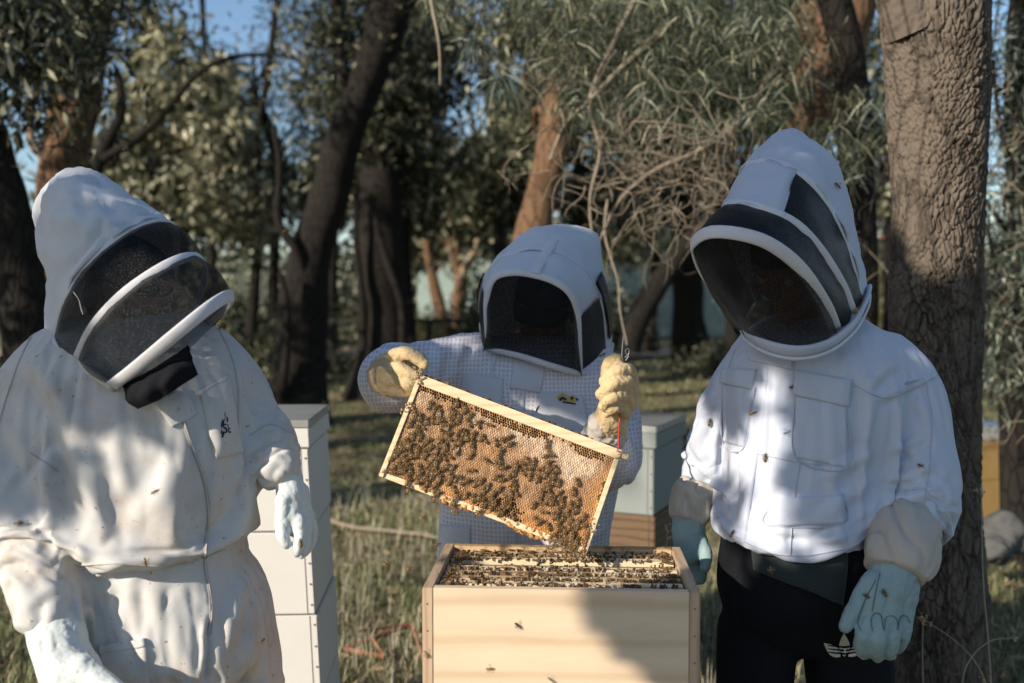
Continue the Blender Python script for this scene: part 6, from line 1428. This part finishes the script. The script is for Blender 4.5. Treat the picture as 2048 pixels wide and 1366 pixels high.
def grass(name, label, mat, *a, **k):
    V, Q, T3 = blades(*a, **k); F3 = np.hstack([T3, T3[:, 2:3]])
    me = bpy.data.meshes.new(name); Fc = np.concatenate([Q.ravel(), T3.ravel()]); nq, nt_ = len(Q), len(T3)
    me.vertices.add(len(V)); me.vertices.foreach_set('co', V.astype(np.float32).ravel()); me.loops.add(len(Fc)); me.loops.foreach_set('vertex_index', Fc.astype(np.int32))
    me.polygons.add(nq+nt_); me.polygons.foreach_set('loop_start', np.concatenate([np.arange(nq)*4, nq*4+np.arange(nt_)*3]).astype(np.int32)); me.update(calc_edges=True)
    me.materials.append(M[mat]); o = bpy.data.objects.new(name, me); C.objects.link(o); return tag(o, label, 'grass', kind='stuff')
grass('grass', 'green and dry grass growing round the hives', 'grass', 70000, -3.6, 3.6, 2.6, 6.5, .068, .005, 1)
grass('grass', 'shorter grass of the lawn further back', 'grass', 50000, -9, 9, 6.3, 17, .06, .011, 2)
grass('grass', 'far lawn in broken sun', 'grass', 40000, -24, 24, 16, 45, .07, .03, 3)
grass('dry_grass', 'pale dry stalks standing out of the grass', 'straw', 9000, -3.4, 3.4, 3.4, 7.5, .15, .0045, 4)
r_ = np.random.default_rng(41); n = 18000; y = 3.0+13*r_.random(n)**1.5; x = r_.uniform(-.62, .62, n)*y; a = r_.uniform(0, 6.28, n); z = gz(x, y)+r_.uniform(.004, .03, n)
d = np.stack([np.cos(a), np.sin(a), r_.normal(size=n)*.25], 1)*.03*(1+y*.04)[:, None]; s_2 = np.stack([-np.sin(a), np.cos(a), r_.normal(size=n)*.3], 1)*.009*(1+y*.04)[:, None]; c_ = np.stack([x, y, z], 1)
V = np.stack([c_-d, c_+s_2, c_+d, c_-s_2], 1).reshape(-1, 3); M['litter'] = leafmat('fallen leaves', [(.09, .055, .03), (.22, .15, .08), (.42, .33, .20), (.14, .09, .05)], .15)
tag(obj('leaf_litter', V, np.arange(4*n).reshape(n, 4), M['litter'], smooth=False), 'brown and bleached fallen leaves scattered over the ground', 'leaf litter', kind='stuff')
# tall seed stems at the lower right
for k, pts in enumerate([[(1842, 1500, 2.9), (1846, 1400, 2.9), (1845, 1300, 2.9), (1846, 1240, 2.9)], [(1990, 1450, 2.9), (1965, 1350, 2.9), (1920, 1290, 2.9), (1850, 1240, 2.9)], [(1990, 1500, 2.8), (1978, 1300, 2.8), (1966, 1150, 2.8), (1963, 980, 2.8)], [(1920, 1450, 2.8), (1930, 1340, 2.8), (1975, 1285, 2.8), (2030, 1275, 2.8)], [(1340, 1300, 3.2), (1336, 1200, 3.2), (1332, 1130, 3.2), (1335, 1060, 3.2)]]):
    P = crom(np.array([at(*p) for p in pts]), 24); g_ = P[0]; r = thing('weed', ['upright weed stem with an orange seed head by the trunk foot', 'weed stem leaning left with orange seed heads', 'tall thin grass stem in front of the near trunk', 'curved dry grass stem by the trunk foot', 'grass stem with a pale ear beside the open box'][k], 'weed', (g_[0], g_[1], 0))
    P = np.vstack([[g_[0], g_[1], 0], P]); mb = MB(); mb.tube(P, np.linspace(.0022, .0012, len(P)), 6); mb.build('stem', M['straw'], r)
    mb = MB(); ends = [P[-1]] if k in (0, 4) else ([P[6], P[9], P[-1]] if k == 1 else [P[-1]])
    for e in ends:
        for _ in range(10): mb.ball(e+rs.normal(size=3)*np.array([.007, .007, .009 if k != 4 else .02]), rs.uniform(.002, .004), 6)
    mb.build('seed_head', simple('seed head', (.55, .36, .16) if k < 2 else (.4, .36, .25), .8, .4, 80), r)
# fallen stick and broken frame on the ground
r = thing('fallen_branch', 'pale fallen branch lying across the sunlit grass', 'branch', (*at(750, 1070, 6.2)[:2], 0))
P = crom(np.array([(*at(655, 1060, 6.4)[:2], .07), (*at(720, 1065, 6.2)[:2], .06), (*at(800, 1072, 6.1)[:2], .07), (*at(890, 1075, 6.0)[:2], .05)]), 26); P[:, 2] += .02*perlin(P*4)
V, Fq = bark_tube(P, np.linspace(.016, .009, 26), 12, 60, .004, 30, 3); obj('bark', V, Fq, M['twig'], r)
r = thing('broken_frame', 'broken reddish wooden frame lying in the grass left of the open box', 'wood', (*at(760, 1320, 3.95)[:2], .05))
o_ = at(690, 1335, 4.05); q_ = at(822, 1295, 4.25); o_[2] = .06; q_[2] = .10; w2 = at(850, 1325, 3.9); w2[2] = .05
for a, b_, th in ((o_, q_, .012), (o_, w2*.5+o_*.5, .009), (q_, w2, .009), (at(720, 1322, 4.1)*[1, 1, 0]+[0, 0, .12], q_, .006), (o_*.6+q_*.4, o_*.5+w2*.5, .008)):
    mb = MB(); mb.tube(np.array([a, (a+b_)/2, b_]), th, 4, .5); mb.build('rail', simple('red brown wood', (.26, .12, .07), .7, .3, 20), r, smooth=False)
r = thing('rock', 'grey lump of rock in the shade beside the near trunk', 'rock', (*at(2000, 1080, 5.0)[:2], 0))
mb = MB(); mb.ball(at(2005, 1065, 5.0), (.13, .12, .10), 24); mb.ball(at(1985, 1100, 4.9), (.10, .12, .07), 20); V, Fq = remesh(mb, .012, 2); N = normals(V, Fq); V = V+N*(.03*fbm(V*9, 3))[:, None]; obj('stone', V, Fq, simple('grey rock', (.09, .09, .085), .9, .3, 12), r)

# ================================================================ fences and far things
def fence(label, x0, x1, y, zt, zb, rails, n, slat, mat, mr, gapw=.45):
    r = thing('fence', label, 'fence', ((x0+x1)/2, y, 0)); w_ = (x1-x0)/n
    me = None
    if slat:
        for k in range(n):
            if me is None:
                mb = MB(); mb.box((0, 0, 0), (w_*gapw, .012, (zt-zb)/2)); me = mk_mesh('slat', *mb.get(), False); me.materials.append(M[mat])
            o = bpy.data.objects.new('slat', me); C.objects.link(o); o.parent = r; o.location = (x0+w_*(k+.5)-(x0+x1)/2, 0, (zt+zb)/2+.02*math.sin(k*1.7))
    for z in rails: mb = MB(); mb.box(((x0+x1)/2, y+.04, z), ((x1-x0)/2, .03, .05)); mb.build('rail', M[mr], r, smooth=False)
    for k in range(int((x1-x0)/2.4)+1): mb = MB(); mb.box((x0+k*2.4+.05, y+.11, zt*.5), (.06, .06, zt*.52)); mb.build('post', M[mr], r, smooth=False)
    return r
M['fence_pale'] = simple('pale weathered slat', (.13, .15, .12), .8, .2, 4); M['fence_dark'] = simple('dark rail', (.035, .035, .03), .8, .2, 4); M['metal_pale'] = simple('pale green sheet', (.30, .38, .35), .6, .15, 2)
D = 24; fence('dark post and rail fence across the far lawn', at(455, 600, D)[0], at(1015, 600, D)[0], D, at(0, 640, D)[2], .2, [at(0, 642, D)[2], at(0, 688, D)[2]], 1, False, 'fence_dark', 'fence_dark')
D = 33; fence('pale picket fence behind the left person\'s veil', at(380, 600, D)[0], at(560, 600, D)[0], D, at(0, 548, D)[2], .1, [1.2], 22, True, 'fence_pale', 'fence_dark', .28)
D = 40; fence('tall pale green sheet fence left of the round hood', at(835, 600, D)[0], at(1010, 600, D)[0], D, at(0, 512, D)[2], .1, [1.6], 16, True, 'metal_pale', 'fence_dark', .47)
D = 38; fence('tall pale slatted fence between the middle and right people', at(1215, 600, D)[0], at(1480, 600, D)[0], D, at(0, 500, D)[2], .1, [1.6], 44, True, 'metal_pale', 'fence_dark', .36)
r = thing('building', 'low far building with an orange roof behind the near trunk', 'building', (at(1740, 600, 70)[0], 70, 0)); xa, xb = at(1640, 600, 70)[0], at(1860, 600, 70)[0]
mb = MB(); mb.box(((xa+xb)/2, 73, 1.9), ((xb-xa)/2, 3, 1.95)); mb.build('wall', simple('cream render', (.6, .55, .45)), r, smooth=False)
zr = at(0, 500, 70)[2]; mb = MB(); V = np.array([(xa-.5, 69.5, 3.7), (xb+.5, 69.5, 3.7), (xb+.5, 76.5, 3.7), (xa-.5, 76.5, 3.7), (xa+1, 73, zr+1.2), (xb-1, 73, zr+1.2)]); mb.add(V, [(0, 1, 5, 4), (2, 3, 4, 5), (1, 2, 5), (3, 0, 4), (3, 2, 1, 0)]); mb.build('roof', simple('orange tile', (.5, .2, .1)), r, smooth=False)
for k in range(3): mb = MB(); mb.box((xa+1.2+k*2.2, 69.99, 1.7), (.5, .03, .6)); mb.build('window', simple('dark glass', (.05, .06, .07), .2), r, smooth=False)
# far wood closing the view
cl = []; rw = np.random.default_rng(90)
for k in range(150):
    th = rw.uniform(-.75, .75); D = rw.uniform(42, 75); cl.append((math.tan(th)*D, D, rw.uniform(.6, 5.8+1.6*math.sin(th*9+1))))
cl = np.array(cl)
for lb, sl_, mt, s in (('far wood of grey green trees closing the view', cl[:75], 'leaf_grey', 1), ('darker far wood between the grey green trees', cl[75:], 'leaf_dark', 2)):
    V, Fq = leaves(sl_, 1.7, 26000, .5, .26, .3, 95+s, False); o = obj('far_wood', V, Fq, M[mt], smooth=False); tag(o, lb, 'woodland', kind='stuff')
# low shrubs in the middle distance
for k, (px, D, s, mt, lb) in enumerate([(520, 20, .8, 'leaf_dark', 'dark low shrub at the foot of the picket fence'), (660, 18, .5, 'leaf_dark', 'small dark bush on the shaded lawn'), (1450, 17, .7, 'leaf_dark', 'dark shrub left of the tallest hood'), (980, 26, 1.1, 'leaf_grey', 'pale bush by the green sheet fence'), (840, 28, 1.0, 'leaf_olive', 'olive bush under the orange forked trunks'), (120, 12, .9, 'leaf_dark', 'dark shrub behind the cream hood'), (1750, 9, .7, 'leaf_olive', 'olive shrub between the tallest hood and the near trunk'), (400, 21, 1.6, 'leaf_dark', 'big dark bush in front of the picket fence'), (560, 25, 1.5, 'leaf_dark', 'dark bush behind the foot of the long leaning trunk'), (1040, 24, 1.8, 'leaf_dark', 'tall dark bush just left of the round hood'), (1190, 28, 1.7, 'leaf_dark', 'dark bush behind the raised fist'), (700, 32, 1.8, 'leaf_dark', 'dark bush between the leaning and the straight trunk'), (260, 16, 1.4, 'leaf_dark', 'dark bush behind the left veil')]):
    c0 = at(px, 600, D); c0[2] = s*.55; r = thing('shrub', lb, 'shrub', (c0[0], c0[1], 0)); c = c0+rs.normal(size=(20, 3))*s*np.array([.5, .4, .3])
    V, Fq = leaves(c, s*.2, 2600, .10*s+.03, .05*s, .1, 120+k, False); obj('foliage', V, Fq, M[mt], r, smooth=False)
    mb = MB()
    for _ in range(6): e = c[rs.integers(0, 20)]; mb.tube(np.array([[c0[0], c0[1], 0], (np.array([c0[0], c0[1], 0])+e)/2+rs.normal(size=3)*.05, e]), .012*s, 5)
    mb.build('stem', M['bark_dark'], r)
